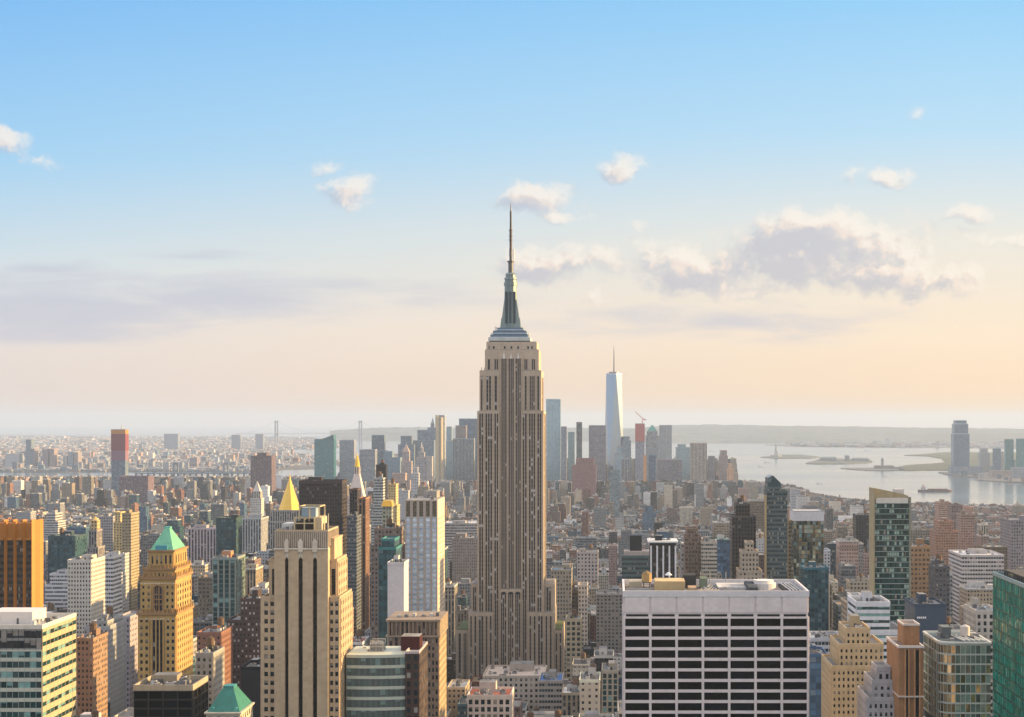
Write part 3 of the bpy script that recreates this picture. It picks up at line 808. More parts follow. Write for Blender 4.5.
def white_block():
    D = 620.0; x0, x1 = X(624, D), X(808, D); zt = Z(591, D); dep = 45
    W_ = (.72, .63, .60)
    T = Thing('office_block', 'wide white gridded office block with dark ribbon windows and a blank top band', 'office building', (x0 + x1) / 2, D + dep / 2)
    W = T.p('wall')
    W.box(x0, x1, D, D + dep, 0, zt - 2.2, 'smooth', W_, notop=True)
    T.p('roof').box(x0 + .8, x1 - .8, D + .8, D + dep - .8, zt - 2.6, zt - 2.1, 'roof', (.26, .23, .21))
    parapet(T.p('parapet'), x0 - .5, x1 + .5, D - .5, D + dep + .5, zt - 2.3, 2.4, .9, 'smooth', (.66, .62, .60))
    rowh = 10.55 * D / F; ztop = Z(617, D)
    nr = 24; zb = ztop - nr * rowh
    kw = dict(wf=.905, hf=.72, d=.55, wall='smooth', col=W_, glass='p_office')
    T.grid('N', D, x0, x1, zb, ztop, 7, nr, **kw)
    T.grid('L', x0, D + .01, D + dep, zb, ztop, 4, nr, **kw); T.grid('R', x1, D + .01, D + dep, zb, ztop, 4, nr, **kw)
    bw = (x1 - x0) / 7
    def panels(face, c, s0, s1, n):
        b_ = (s1 - s0) / n
        for i in range(n):
            B = T.p('cladding_panel', 'cp%s%d' % (face, i))
            for (za, zc) in ((Z(612.5, D), zt - 2.35),):
                a0, a1 = s0 + i * b_ + .35, s0 + (i + 1) * b_ - .35
                if face == 'N': B.box(a0, a1, c - .35, c, za, zc, 'smooth', W_, bot=True)
                elif face == 'L': B.box(c - .35, c, a0, a1, za, zc, 'smooth', W_, bot=True)
                else: B.box(c, c + .35, a0, a1, za, zc, 'smooth', W_, bot=True)
            S_ = T.p('vent_slot', 'vs%s%d' % (face, i))
            a0, a1 = s0 + i * b_ + .8, s0 + (i + 1) * b_ - .8; za, zc = Z(616.4, D), Z(614.2, D)
            if face == 'N': S_.box(a0, a1, c - .1, c, za, zc, 'plain', (.02, .02, .02))
            elif face == 'L': S_.box(c - .1, c, a0, a1, za, zc, 'plain', (.02, .02, .02))
            else: S_.box(c, c + .1, a0, a1, za, zc, 'plain', (.02, .02, .02))
    panels('N', D, x0, x1, 7); panels('L', x0, D, D + dep, 4); panels('R', x1, D, D + dep, 4)
    zr = zt - 2.1
    def rb(nm, a, c, y0, y1, h, col, mat='plain', k=None):
        T.p(nm, k or nm + str(len(T.order))).box(X(a, D), X(c, D), D + y0, D + y1, zr, zr + h, mat, col, top='roof', tcol=tuple(min(.6, q * 1.1) for q in col))
    rb('bulkhead', 656, 687, 16, 30, 4.3, (.46, .34, .18)); rb('bulkhead', 687, 700, 30, 40, 5.4, (.05, .05, .05))
    rb('bulkhead', 722, 754, 22, 40, 1.2, (.5, .47, .45)); rb('louvre_bank', 751, 760, 8, 34, 2.6, (.06, .07, .08)); rb('louvre_bank', 788, 803, 10, 38, 1.0, (.04, .04, .045))
    rb('bulkhead', 690, 698, 12, 20, 2.2, (.42, .3, .2)); rb('bulkhead', 630, 643, 30, 40, 2.6, (.35, .3, .22))
    rb('bulkhead', 704, 711, 24, 34, 4.6, (.16, .2, .14)); rb('duct', 700, 722, 14, 15.5, 1.0, (.5, .4, .3)); rb('duct', 628, 650, 22, 23, .8, (.4, .4, .4))
    for k in range(14):
        r = random.Random(k); a = r.uniform(630, 800); yy = r.uniform(6, 38)
        rb('ventilation_unit', a, a + r.uniform(1.5, 4), yy, yy + r.uniform(1, 3), r.uniform(.8, 1.8), r.choice(GREY))
    for k in range(5): T.p('pipe', 'pi%d' % k).beam((X(700 + k * 3, D), D + 10, zr + .6), (X(712 + k * 5, D), D + 40, zr + .6), .35, 'metal', (.4, .4, .4))
    for k in range(4): T.p('rail', 'ra%d' % k).beam((X(790 + k * 3.4, D), D + 40, zr + 1.4), (X(793 + k * 3.4, D), D + 9, zr + 1.4), .4, 'metal', (.6, .6, .6))
    B = T.p('cooling_tank'); B.cyl(X(770, D), D + 27, 5.2, zr, zr + 2.6, 'plain', (.66, .62, .58), 20); B.cyl(X(770, D), D + 27, 4.2, zr + 2.6, zr + 3.8, 'plain', (.7, .66, .62), 20)
    tank(T.p('water_tank'), T.p('tank_stand', parent='water_tank'), X(648.5, D), D + 34, zr, 2.1, 3.8, 2.0, col=(.42, .28, .12))
    for q in (659, 706, 716, 733): T.p('antenna', 'an%d' % q).cyl(X(q, D), D + 40, .16, zr, zr + 6, 'metal', (.3, .3, .3), 6)
    T.p('satellite_dish').cyl(X(672, D), D + 41, 1.6, zr + 4.4, zr + 5.6, 'plain', (.75, .75, .75), 14, r1=.4)
    T.done(); FOOT.append((x0, x1, D, D + dep)); reg(D, [(622, 810, 579)], 717)
white_block()

def slot_tower():
    D = 640.0; C_ = (.48, .365, .235)
    x = lambda p: X(p, D); z = lambda q: Z(q, D)
    T = Thing('skyscraper', 'tan stone tower with three tall black slots and a ribbed crown, front left', 'skyscraper', x(300), D + 18)
    W = T.p('wall'); B0, B1 = z(740), z(548)
    def blk(a, c, yt, yb_, f, bk, mat='stone_plain', roof=True, col=C_):
        W.box(x(a), x(c), D + f, D + bk, z(yb_), z(yt), mat, col, notop=True)
        if roof:
            T.p('roof', 'r%d' % len(T.order)).box(x(a) + .3, x(c) - .3, D + f + .3, D + bk - .3, z(yt) - .8, z(yt) - .5, 'roof', (.24, .22, .2))
            parapet(W, x(a) - .15, x(c) + .15, D + f - .15, D + bk + .15, z(yt) - .5, .9, .5, 'stone_plain', col)
    def slot(a, c, yt, yb_, f, key='window_strip'):
        B = T.p(key, 's%d' % len(T.order))
        B.box(x(a), x(c), D + f - .02, D + f + .5, z(yb_), z(yt), 'slot', (.02, .02, .02), (x(c) - x(a)) / 2, 3.65)
    # centre shaft built as piers so that the slots are true recesses
    f = 0.0
    for (a, c) in ((274.3, 284.9), (288.4, 298.4), (302.6, 312.8), (317, 328)):
        W.box(x(a), x(c), D + f, D + f + 2.2, 0, z(548), 'stone_plain', C_)
    W.box(x(274.5), x(327.8), D + 1.6, D + 26, 0, z(548.4), 'stone_plain', C_)
    for (a, c) in ((284.9, 288.4), (298.4, 302.6), (312.8, 317)):
        slot(a, c, 559, 740, 1.5)
        m_ = (a + c) / 2; B = T.p('finial', 'f%d' % len(T.order)); CR = (.62, .54, .43)
        w = (x(c) - x(a)) / 2 + .1
        W.box(x(a), x(c), D + .3, D + 1.6, z(556.5), z(548), 'stone_plain', CR)
        B.prism([(x(m_) - w, D - .5), (x(m_) + w, D - .5), (x(m_) + w, D + .3), (x(m_) - w, D + .3)], z(552), z(541.5), 'plain', CR)
        B.pyramid(x(m_) - w, x(m_) + w, D - .5, D + .3, z(541.5), z(538.5), 'plain', CR, .9, .05)
        # pointed head of the slot
        B.face([(x(a), D + .25, z(560)), (x(a), D + .25, z(552)), (x(m_), D + .25, z(556.5))], 'plain', CR); B.face([(x(c), D + .25, z(552)), (x(c), D + .25, z(560)), (x(m_), D + .25, z(556.5))], 'plain', CR)
    # ribbed crown
    blk(275.4, 327.2, 531, 548.2, 1.2, 24.6)
    n = 26
    for i in range(n + 1):
        q = 275.4 + (327.2 - 275.4) * i / n
        T.p('crown_rib').box(x(q) - .3, x(q) + .3, D + .55, D + 1.2, z(547.8), z(531.5), 'stone_plain', (.42, .35, .27))
    T.p('crown_rib').box(x(274), x(328.4), D - .4, D + 1.2, z(549.4), z(548), 'plain', (.7, .63, .52))
    for i in range(9):
        yy = D + 2.4 + i * 2.6
        T.p('crown_rib', 'side_rib').box(x(327.2), x(327.2) + .55, yy - .3, yy + .3, z(547), z(531.5), 'stone_plain', (.42, .35, .27))
    # step behind the crown on the sunny side
    blk(328, 331.8, 540, 562, 6, 25); blk(266, 274.3, 561, 598, 5, 28); blk(328, 334.6, 561, 598, 5, 28)
    slot(269.4, 272.8, 570, 596, 5); slot(329.3, 333.2, 570, 596, 5)
    blk(260, 274.3, 598, 760, 2.4, 32); blk(328, 338.4, 598, 760, 2.4, 32)
    W.box(x(260), x(338.4), D + 2.6, D + 32, 0, z(760) + .01, 'punch', C_)
    zt_, zb = z(600), z(600) - 16 * 3.66
    kw = dict(wf=.62, hf=.52, d=.5, wall='stone_plain', col=C_, glass='p_dark')
    T.grid('N', D + 2.4, x(262), x(274.2), zb, zt_, 2, 16, **kw); T.grid('N', D + 2.4, x(328.2), x(338.4), zb, zt_, 2, 16, **kw)
    W.box(x(260), x(262), D + 1.9, D + 2.4, zb, zt_, 'stone_plain', C_)
    kw.update(wf=.42, hf=.5)
    T.grid('R', x(338.4), D + 3, D + 32, zb, zt_, 7, 16, **kw); T.grid('L', x(260), D + 3, D + 32, zb, zt_, 7, 16, **kw)
    T.grid('R', x(334.6), D + 6, D + 28, z(598), z(563), 5, 4, **kw)
    T.grid('R', x(328), D + 3, D + 25.4, z(538) + .0, z(533), 1, 1, wf=.001, hf=.3, d=.05, wall='stone_plain', col=C_) if False else None
    # roof plant: steel frames round tanks
    zr = z(531)
    fr = T.p('plant_frame')
    for (a, c, y0, y1, h, col) in ((292, 312, 5, 16, 5.2, (.5, .42, .25)), (296, 316, 7, 19, 9.8, (.46, .38, .24))):
        for xx in (x(a), (x(a) + x(c)) / 2, x(c)):
            for yy in (D + y0, D + y1): fr.box(xx - .25, xx + .25, yy - .25, yy + .25, zr - .8, zr + h, 'plain', col)
        for zz in (zr + h * .5, zr + h - .3):
            fr.box(x(a) - .3, x(c) + .3, D + y0 - .2, D + y0 + .2, zz, zz + .5, 'plain', col); fr.box(x(a) - .3, x(c) + .3, D + y1 - .2, D + y1 + .2, zz, zz + .5, 'plain', col)
            fr.box(x(a) - .2, x(a) + .2, D + y0, D + y1, zz, zz + .5, 'plain', col); fr.box(x(c) - .2, x(c) + .2, D + y0, D + y1, zz, zz + .5, 'plain', col)
    T.p('bulkhead').box(x(293), x(311), D + 6, D + 15, zr - .8, zr + 3.6, 'dark', (.05, .05, .05))
    T.p('tank_housing').box(x(297.5), x(312), D + 8, D + 17, zr + 4.6, zr + 9.2, 'smooth', (.28, .38, .46))
    T.p('bulkhead', 'b2').box(x(311), x(319), D + 6, D + 18, zr - .8, zr + 5.2, 'stone_plain', (.5, .42, .28)); T.p('bulkhead', 'b3').box(x(277), x(289), D + 10, D + 20, zr - .8, zr + 2.4, 'plain', (.6, .58, .54))
    for i, q in enumerate((279, 283, 287, 305, 309, 321)):
        T.p('ventilation_unit', 'v%d' % i).box(x(q), x(q + 2.4), D + 4 + i, D + 6 + i, zr - .8, zr + 1.2 + .3 * i, 'plain', GREY[i])
    for q in (288, 323, 319): T.p('antenna', 'a%d' % q).cyl(x(q), D + 12, .15, zr, zr + 6.5, 'metal', (.3, .3, .3), 6)
    T.done(); FOOT.append((x(260), x(338.4), D, D + 34)); reg(D, [(260, 350, 512)], 717)
slot_tower()

def gold_tower():
    D = 778.0; C_ = (.46, .295, .11); C2 = (.32, .19, .09)
    x = lambda p: X(p, D); z = lambda q: Z(q, D)
    T = Thing('skyscraper', 'ornate yellow stone tower with a green copper pyramid roof, bright in the sun', 'skyscraper', x(157), D + 15)
    W = T.p('wall')
    def blk(a, c, yt, yb_, f, bk, col=C_):
        W.box(x(a), x(c), D + f, D + bk, z(yb_), z(yt), 'stone_plain', col)
    blk(138, 176, 615, 760, 0, 30.5); W.box(x(138), x(176), D, D + 30.5, 0, z(760) + .01, 'punch', C_)
    blk(139.6, 175, 577, 615, .8, 30); blk(142.6, 174, 570, 577, 1.6, 29); blk(146.8, 172, 551.5, 570, 3, 27)
    kw = dict(wall='stone_plain', col=C_, glass='p_dark', d=.35)
    T.grid('N', D + 3, x(148.6), x(171), z(566), z(554), 5, 1, wf=.42, hf=.72, **kw); T.grid('R', x(172), D + 5, D + 25, z(566), z(554), 5, 1, wf=.42, hf=.72, **kw)
    T.grid('N', D + 1.6, x(143.4), x(173.4), z(577), z(573), 7, 1, wf=.36, hf=.7, **kw); T.grid('R', x(174), D + 3, D + 28, z(577), z(573), 6, 1, wf=.36, hf=.7, **kw)
    for (a, c, nc) in ((140.4, 151, 2), (164.6, 174.6, 2)):
        T.grid('N', D + .8, x(a), x(c), z(610), z(584), nc, 4, wf=.4, hf=.45, **kw)
    T.grid('R', x(175), D + 2, D + 29, z(610), z(584), 6, 4, wf=.45, hf=.62, **kw)
    for (a, c, nc) in ((139, 149.4, 2), (165.6, 175.6, 2)):
        T.grid('N', D, x(a), x(c), z(617) - 18 * 3.5, z(617), nc, 18, wf=.5, hf=.5, **kw)
    T.grid('R', x(176), D + 1, D + 30, z(617) - 18 * 3.5, z(617), 8, 18, wf=.42, hf=.5, **kw)
    T.grid('L', x(138), D + 1, D + 30, z(617) - 18 * 3.5, z(617), 8, 18, wf=.42, hf=.5, **kw)
    # great arched window and the triple strip below it
    for q, (a, c) in enumerate(((152.6, 155.6), (156.2, 159.2), (159.8, 162.8))):
        B = T.p('window_strip', 'ws%d' % q); B.box(x(a), x(c), D - .08, D + .3, z(760), z(620), 'esb_dark', C2, 1.5, 3.5)
    for q in (151.6, 155.7, 159.3, 162.9): T.p('pilaster', 'pl%s' % q).box(x(q), x(q) + .5, D - .6, D, z(760), z(619), 'stone_plain', C_)
    B = T.p('arched_window'); cx, r, zc = x(157.5), 2.1, z(590)
    pts = [(cx + r, z(611)), (cx + r, zc)] + [(cx + r * math.cos(t), zc + r * math.sin(t)) for t in [math.pi * i / 10 for i in range(1, 10)]] + [(cx - r, zc), (cx - r, z(611))]
    B.face([(p[0], D + .74, p[1]) for p in pts], 'esb_dark', C2, [(p[0] * .4, p[1] * .3) for p in pts])
    A_ = T.p('window_arch', parent='arched_window')
    for i in range(10):
        t0, t1 = math.pi * i / 10, math.pi * (i + 1) / 10
        A_.beam((cx + (r + .3) * math.cos(t0), D + .6, zc + (r + .3) * math.sin(t0)), (cx + (r + .3) * math.cos(t1), D + .6, zc + (r + .3) * math.sin(t1)), .6, 'plain', C2)
    for s_ in (-1, 1): A_.box(cx + s_ * (r + .3) - .3, cx + s_ * (r + .3) + .3, D + .35, D + .8, z(611), zc, 'plain', C2)
    for q in (-.7, .7): A_.box(cx + q - .12, cx + q + .12, D + .55, D + .73, z(611), zc + 1.5, 'plain', C2)
    for q in (595, 600, 605): A_.box(cx - r, cx + r, D + .5, D + .73, z(q), z(q) + .5, 'plain', C2)
    # cornices and balustrades
    for (a, c, q, f, bk, h) in ((138, 176, 615, 0, 30.5, 1.1), (139.6, 175, 579.6, .8, 30, 1.3), (142.6, 174, 570.6, 1.6, 29, .9), (146.8, 172, 552.4, 3, 27, .9)):
        cornice(T, x(a), x(c), D + f, D + bk, z(q), C2, .7, h)
    r_ = random.Random(2)
    for (a, c, q, f, bk, n) in ((139.6, 175, 576.8, .8, 30, 10), (142.6, 174, 569.4, 1.6, 29, 9), (138, 176, 613, 0, 30.5, 9)):
        for i in range(n + 1):
            xx = x(a) + (x(c) - x(a)) * i / n
            T.p('pinnacle', 'pn%d_%d' % (q, i)).pyramid(xx - .5, xx + .5, D + f - .5, D + f + .5, z(q), z(q) + 2.2, 'plain', C2, .3)
            yy = D + f + (bk - f) * i / n
            T.p('pinnacle', 'ps%d_%d' % (q, i)).pyramid(x(c) - .5, x(c) + .5, yy - .5, yy + .5, z(q), z(q) + 2.2, 'plain', C_, .3)
    for (q, n) in ((583, 12), (618.5, 14)):
        for i in range(n):
            a = x(140) + (x(174.6) - x(140)) * (i + .2) / n
            T.p('frieze').box(a, a + 1.0, D - .25 + (.8 if q < 600 else 0), D + (.8 if q < 600 else 0), z(q + 1.2), z(q), 'plain', (.66, .55, .4))
    cx, hw = x(157.5), (x(172) - x(146.8)) / 2
    R = T.p('pyramid_roof'); cxx = x(159.4)
    R.pyramid(x(147.6), x(171.2), D + 3.6, D + 26.4, z(551.2), z(529.5), 'copper', (.14, .40, .25), .12, .18)
    T.p('lantern').box(cxx - 1.6, cxx + 1.6, D + 13.5, D + 16.5, z(530), z(528.6), 'copper', (.16, .5, .4))
    T.p('louvre_panel').prism([(x(153.6), D + 2.9), (x(165.6), D + 2.9), (x(165.6), D + 6.2), (x(153.6), D + 6.2)], z(551), z(546), 'metal', (.10, .36, .42))
    T.done(); FOOT.append((x(138), x(176), D, D + 32)); reg(D, [(138, 194, 528)], 685)
gold_tower()

def bronze_fin_tower():
    D = 850.0; OR = (.50, .21, .035)
    x = lambda p: X(p, D); z = lambda q: Z(q, D)
    T = Thing('office_tower', 'bronze orange finned office tower at the left edge', 'office building', x(12), D + 20)
    W = T.p('wall'); W.box(x(-22), x(34), D, D + 11, 0, z(523), 'smooth', OR)
    W.prism([(x(34), D), (x(34) + 2.2, D + 3), (x(34) + 2.2, D + 8), (x(34), D + 11)], 0, z(520), 'smooth', OR)
    fins = [-22, -13, -3.5, 6, 15.4, 24.8, 33.6]
    for i, q in enumerate(fins):
        B = T.p('fin', 'fin%d' % i)
        B.prism([(x(q) - .9, D), (x(q), D - 2.8), (x(q) + .9, D)], 0, z(519.5), 'smooth', OR)
        if i < len(fins) - 1:
            a, c = x(q) + .9, x(fins[i + 1]) - .9
            T.p('window_strip', 'w%d' % i).box(a, c, D - .25, D, 0, z(540), 'fin_glass', (.1, .05, .03), 1.5, 3.6)
            H = T.p('sloping_hood', 'h%d' % i)
            H.face([(a, D - .1, z(540)), (c, D - .1, z(540)), (c, D - .1 + 5, z(521)), (a, D - .1 + 5, z(521))], 'smooth', (.20, .10, .05))
            H.box(a, c, D - 1.6, D, z(540), z(538), 'smooth', OR, bot=True)
            H.box(a, c, D + 4.8, D + 6, z(523), z(520), 'smooth', OR)
    T.p('roof').box(x(-22) + 1, x(34) - 1, D + 6, D + 10.5, z(523), z(523) + .5, 'roof', (.2, .15, .1))
    T.done(); FOOT.append((x(-22), x(40), D, D + 12)); reg(D, [(-22, 41, 520)], 612)
bronze_fin_tower()

def banded_building():
    """near left: dark top storeys, teal glass bands and cream bands on the sunny side"""
    D = 560.0; CR = (.46, .36, .22)
    x = lambda p: X(p, D); z = lambda q: Z(q, D)
    T = Thing('office_building', 'near office building with teal glass bands and cream bands, bottom left corner', 'office building', x(10), D + 17)
    x0, x1, zt, dep = x(-40), x(42), z(626), 35
    W = T.p('wall'); W.box(x0, x1, D, D + dep, 0, zt - 1, 'smooth', CR, notop=True)
    T.p('roof').box(x0 + .6, x1 - .6, D + .6, D + dep - .6, zt - 1.4, zt - .9, 'roof', (.5, .47, .42))
    parapet(T.p('parapet'), x0 - .2, x1 + .2, D - .2, D + dep + .2, zt - 1.1, 1.5, .6, 'smooth', (.66, .6, .5))
    rh = 3.66
    ztop = zt - 1.2
    kw = dict(d=.25, wall='smooth')
    T.grid('N', D, x0, x1, ztop - 2 * rh, ztop, 14, 2, wf=.95, hf=.74, glass='p_dark', col=(.04, .04, .045), scol=(.25, .24, .22), **kw)
    T.grid('N', D, x0, x1, ztop - 12 * rh, ztop - 2 * rh, 14, 10, wf=.95, hf=.62, glass='p_teal', col=(.35, .42, .38), scol=(.50, .50, .40), **kw)
    T.grid('R', x1, D, D + dep, ztop - 12 * rh, ztop, 9, 12, wf=.96, hf=.44, glass='p_teal', col=CR, **kw)
    B = T.p('penthouse'); B.box(x0 + 5, x(20), D + 12, D + 26, zt - .9, zt + 3.6, 'smooth', (.66, .6, .55))
    T.p('door', parent='penthouse').box(x(4), x(6), D + 11.9, D + 12, zt - .9, zt + 1.3, 'plain', (.1, .1, .1))
    r = random.Random(8)
    for k in range(7):
        a, yy = x(r.uniform(20, 38)), D + r.uniform(6, 28)
        T.p('ventilation_unit', 'v%d' % k).box(a, a + 1.6, yy, yy + 2, zt - .9, zt + r.uniform(-.2, .8), 'plain', r.choice(GREY))
    T.done(); FOOT.append((x0, x1, D, D + dep)); reg(D, [(-40, 78, 613)], 717)
banded_building()

def curved_green():
    D = 650.0; x = lambda p: X(p, D); z = lambda q: Z(q, D)
    T = Thing('office_building', 'curved green glass office building with pale bands beside the tan slotted tower', 'office building', x(378), D + 16)
    zt = z(655); n = 12; a0, a1 = x(346), x(404.6)
    pts = [(a0 + (a1 - a0) * i / n, D + 6 * (1 - math.sin(math.pi * (.30 + .5 * i / n))) * .8) for i in range(n + 1)]
    out = pts + [(a1, D + 26), (a0, D + 26)]
    rh = 4.45; nr = 18
    T.p('roof').prism([(p[0], p[1] + .4) for p in out[:-2]] + out[-2:], zt - 1.6, zt - 1.1, 'roof', (.26, .23, .21))
    for j in range(nr):
        zz = zt - j * rh
        T.p('wall').prism(out, zz - 1.25, zz, 'smooth', (.50, .52, .42))
        for i in range(4 * n):
            p_, q_ = pts[i // 4], pts[i // 4 + 1]; t_ = (i % 4) / 4; mx_, my_ = p_[0] + (q_[0] - p_[0]) * t_, p_[1] + (q_[1] - p_[1]) * t_
            if j < 9: T.p('wall').box(mx_ - .07, mx_ + .07, my_ + .12, my_ + .34, zz - rh, zz - 1.25, 'smooth', (.30, .34, .30))
        gl = [(p[0], p[1] + .35) for p in pts] + [(a1 - .2, D + 25.8), (a0 + .2, D + 25.8)]
        if j < 8:
            for i in range(n):
                G_ = T.p('window', 'w%d_%d' % (j, i)); p, q = gl[i], gl[i + 1]
                G_.prism([p, q, (q[0], q[1] + .3), (p[0], p[1] + .3)], zz - rh, zz - 1.25, 'p_teal', (0, 0, 0), cap=False)
        T.p('glazing_core').prism([(g[0], g[1] + .32) for g in gl[:-2]] + gl[-2:], zz - rh, zz - 1.25, 'curtain', (.1, .2, .2), cap=False)
    T.p('wall').prism(out, 0, zt - nr * rh, 'curtain', (.3, .4, .35), cap=False)
    # dark brown wing on the sunny side
    w0, w1 = x(404.8), x(419)
    W = T.p('wing'); W.box(w0, w1, D + 1, D + 30, 0, z(654), 'pierb', (.07, .045, .035), 2.4, 3.7, top='roof', tcol=(.45, .38, .36))
    T.p('elevator_housing').box(x(397), x(416), D + 12, D + 22, z(655) - 1, z(640.5), 'brick', (.065, .018, .016), top='roof', tcol=(.3, .28, .26))
    parapet(T.p('parapet'), w0, w1, D + .8, D + 30, z(654), 1, .5, 'plain', (.5, .42, .4))
    P_ = T.p('plant_frame')
    for q in (366, 372, 379):
        P_.box(x(q), x(q) + .3, D + 10, D + 10.3, zt - 1, zt + 4.5, 'plain', (.5, .46, .4)); P_.box(x(q), x(q) + .3, D + 17, D + 17.3, zt - 1, zt + 4.5, 'plain', (.5, .46, .4))
    for zz in (zt + 1.8, zt + 4.2): P_.box(x(366), x(379.5), D + 10, D + 10.3, zz, zz + .4, 'plain', (.5, .46, .4)); P_.box(x(366), x(379.5), D + 17, D + 17.3, zz, zz + .4, 'plain', (.5, .46, .4))
    T.p('bulkhead').box(x(366.5), x(379), D + 10.6, D + 16.8, zt - 1.1, zt + 3.2, 'plain', (.28, .27, .25))
    r = random.Random(3)
    for k in range(8):
        a, yy = x(r.uniform(354, 395)), D + r.uniform(8, 22)
        T.p('ventilation_unit', 'v%d' % k).box(a, a + 1.5, yy, yy + 1.8, zt - 1.1, zt + r.uniform(-.2, .7), 'plain', r.choice(GREY))
    T.done(); FOOT.append((a0, w1, D, D + 30)); reg(D, [(346, 424, 640)], 717)
curved_green()

def corner_glass():
    """right: glass office with rounded warm-tinted bay and pale bands"""
    D = 600.0; x = lambda p: X(p, D); z = lambda q: Z(q, D); FR = (.48, .50, .44)
    T = Thing('office_building', 'glass office building with a rounded corner bay with golden reflections tinted in, lower right', 'office building', x(966), D + 16)
    x0, x1, zt, dep = x(940), x(991), z(644), 32
    rad = 6.0
    cur = [(x0 + rad - rad * math.cos(t) , D + rad - rad * math.sin(t)) for t in [math.pi / 2 * i / 6 for i in range(7)]]
    cur[0] = (x0, D + rad); out = cur + [(x1, D), (x1, D + dep), (x0, D + dep)]
    rh = 3.8; nr = 14
    for j in range(nr):
        zz = zt - j * rh
        T.p('wall').prism(out, zz - .62, zz, 'smooth', FR, top='roof' if j else 'smooth')
        T.p('glazing_core').prism([(px_ + (.5 if px_ < x1 - 1 else -.5), py_ + (.5 if py_ < D + dep - 1 else -.5)) for px_, py_ in out], zz - rh, zz - .62, 'plain', (.02, .04, .04), cap=False)
        if j < 8:
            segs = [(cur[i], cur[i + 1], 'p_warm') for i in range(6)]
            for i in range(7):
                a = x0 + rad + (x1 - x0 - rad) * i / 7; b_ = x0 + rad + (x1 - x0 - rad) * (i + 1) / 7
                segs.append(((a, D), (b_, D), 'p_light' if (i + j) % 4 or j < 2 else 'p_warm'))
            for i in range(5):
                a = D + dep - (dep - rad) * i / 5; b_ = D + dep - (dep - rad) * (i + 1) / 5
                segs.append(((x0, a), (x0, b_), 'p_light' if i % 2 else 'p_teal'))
            for k, (p, q, mt) in enumerate(segs):
                dx, dy = q[0] - p[0], q[1] - p[1]; L = math.hypot(dx, dy); nx, ny = -dy / L * .2, dx / L * .2
                key = 'w%d_%d' % (j, k) if j * 18 + k < 100 else 'window_rest'
                T.p('window', key).prism([(p[0] + nx + dx * .03, p[1] + ny + dy * .03), (q[0] + nx - dx * .03, q[1] + ny - dy * .03), (q[0] + 2 * nx - dx * .03, q[1] + 2 * ny - dy * .03), (p[0] + 2 * nx + dx * .03, p[1] + 2 * ny + dy * .03)], zz - rh, zz - .62, mt, (0, 0, 0), cap=False)
                T.p('mullion', 'ml%d_%d' % (j, k)).box(p[0] - .09, p[0] + .09, p[1] - .09, p[1] + .09, zz - rh, zz - .62, 'smooth', FR)
    T.p('wall').prism(out, 0, zt - nr * rh, 'curtain', (.3, .4, .35), cap=False)
    T.p('roof').prism([(px_ + (.7 if px_ < x1 - 1 else -.7), py_ + (.7 if py_ < D + dep - 1 else -.7)) for px_, py_ in out], zt, zt + .12, 'roof', (.10, .13, .14))
    for (p, q) in zip(out, out[1:] + out[:1]): T.p('parapet').beam((*p, zt + .4), (*q, zt + .4), .7, 'smooth', (.62, .62, .56))
    B = T.p('elevator_housing'); B.box(x(951), x(960), D + 16, D + 24, zt + .1, zt + 4.4, 'plain', (.11, .13, .14), top='roof', tcol=(.14, .16, .16))
    C_ = T.p('cooling_tank'); C_.cyl(x(975), D + 17, 1.9, zt + 1, zt + 4.6, 'plain', (.6, .54, .48), 16); C_.cyl(x(975), D + 17, 1.9, zt + 4.6, zt + 5.4, 'plain', (.55, .5, .45), 16, r1=.3)
    r = random.Random(4)
    for k in range(12):
        a, yy = x(r.uniform(946, 984)), D + r.uniform(6, 27)
        T.p('ventilation_unit', 'v%d' % k).box(a, a + r.uniform(1, 2.6), yy, yy + 2, zt + .1, zt + r.uniform(.8, 2), 'plain', r.choice(GREY))
    for k in range(5): T.p('duct', 'd%d' % k).beam((x(962 + k * 5), D + 20, zt + .6), (x(968 + k * 5), D + 5, zt + .6), .5, 'plain', (.6, .6, .56))
    T.done()
    for k, o in enumerate(T.o.children):
        if o.name.startswith('window') and len(o.data.polygons) > 20: o['kind'] = 'stuff'
    FOOT.append((x0, x1, D, D + dep)); reg(D, [(923, 992, 632)], 717)
corner_glass()

def green_glass_slab():
    T = Thing('glass_tower', 'emerald green glass tower cut off by the right edge', 'office building', 160, 520)
    x0, x1, y0, y1, zt = 139.0, 185.0, 478.0, 565.0, 204.0
    T.p('wall').box(x0, x1, y0, y1, 0, zt - .8, 'green_wall', (.02, .09, .07), 3, 3.8, notop=True)
    nr = 20; T.grid('L', x0, y0, y1, zt - 1 - nr * 3.8, zt - 1, 34, nr, wf=.93, hf=.86, d=.12, wall='metal', col=(.02, .10, .075), glass='p_green')
    T.p('roof').box(x0 + .5, x1 - .5, y0 + .5, y1 - .5, zt - 1.2, zt - .7, 'roof', (.14, .13, .12))
    parapet(T.p('parapet'), x0 - .2, x1 + .2, y0 - .2, y1 + .2, zt - .9, 1.4, .5, 'metal', (.3, .4, .4))
    T.p('plant_housing').box(x0 + 3, x1 - 8, y1 - 30, y1 - 4, zt - .7, zt + 1.6, 'dark', (.09, .08, .07)); T.p('plant_housing', 'p2').box(x0 + 12, x0 + 19, y1 - 9, y1 - 2, zt - .7, zt + 1.4, 'plain', (.2, .17, .13))
    T.done(); FOOT.append((x0, x1, y0, y1)); reg(480, [(993, 1100, 566)], 717)
green_glass_slab()

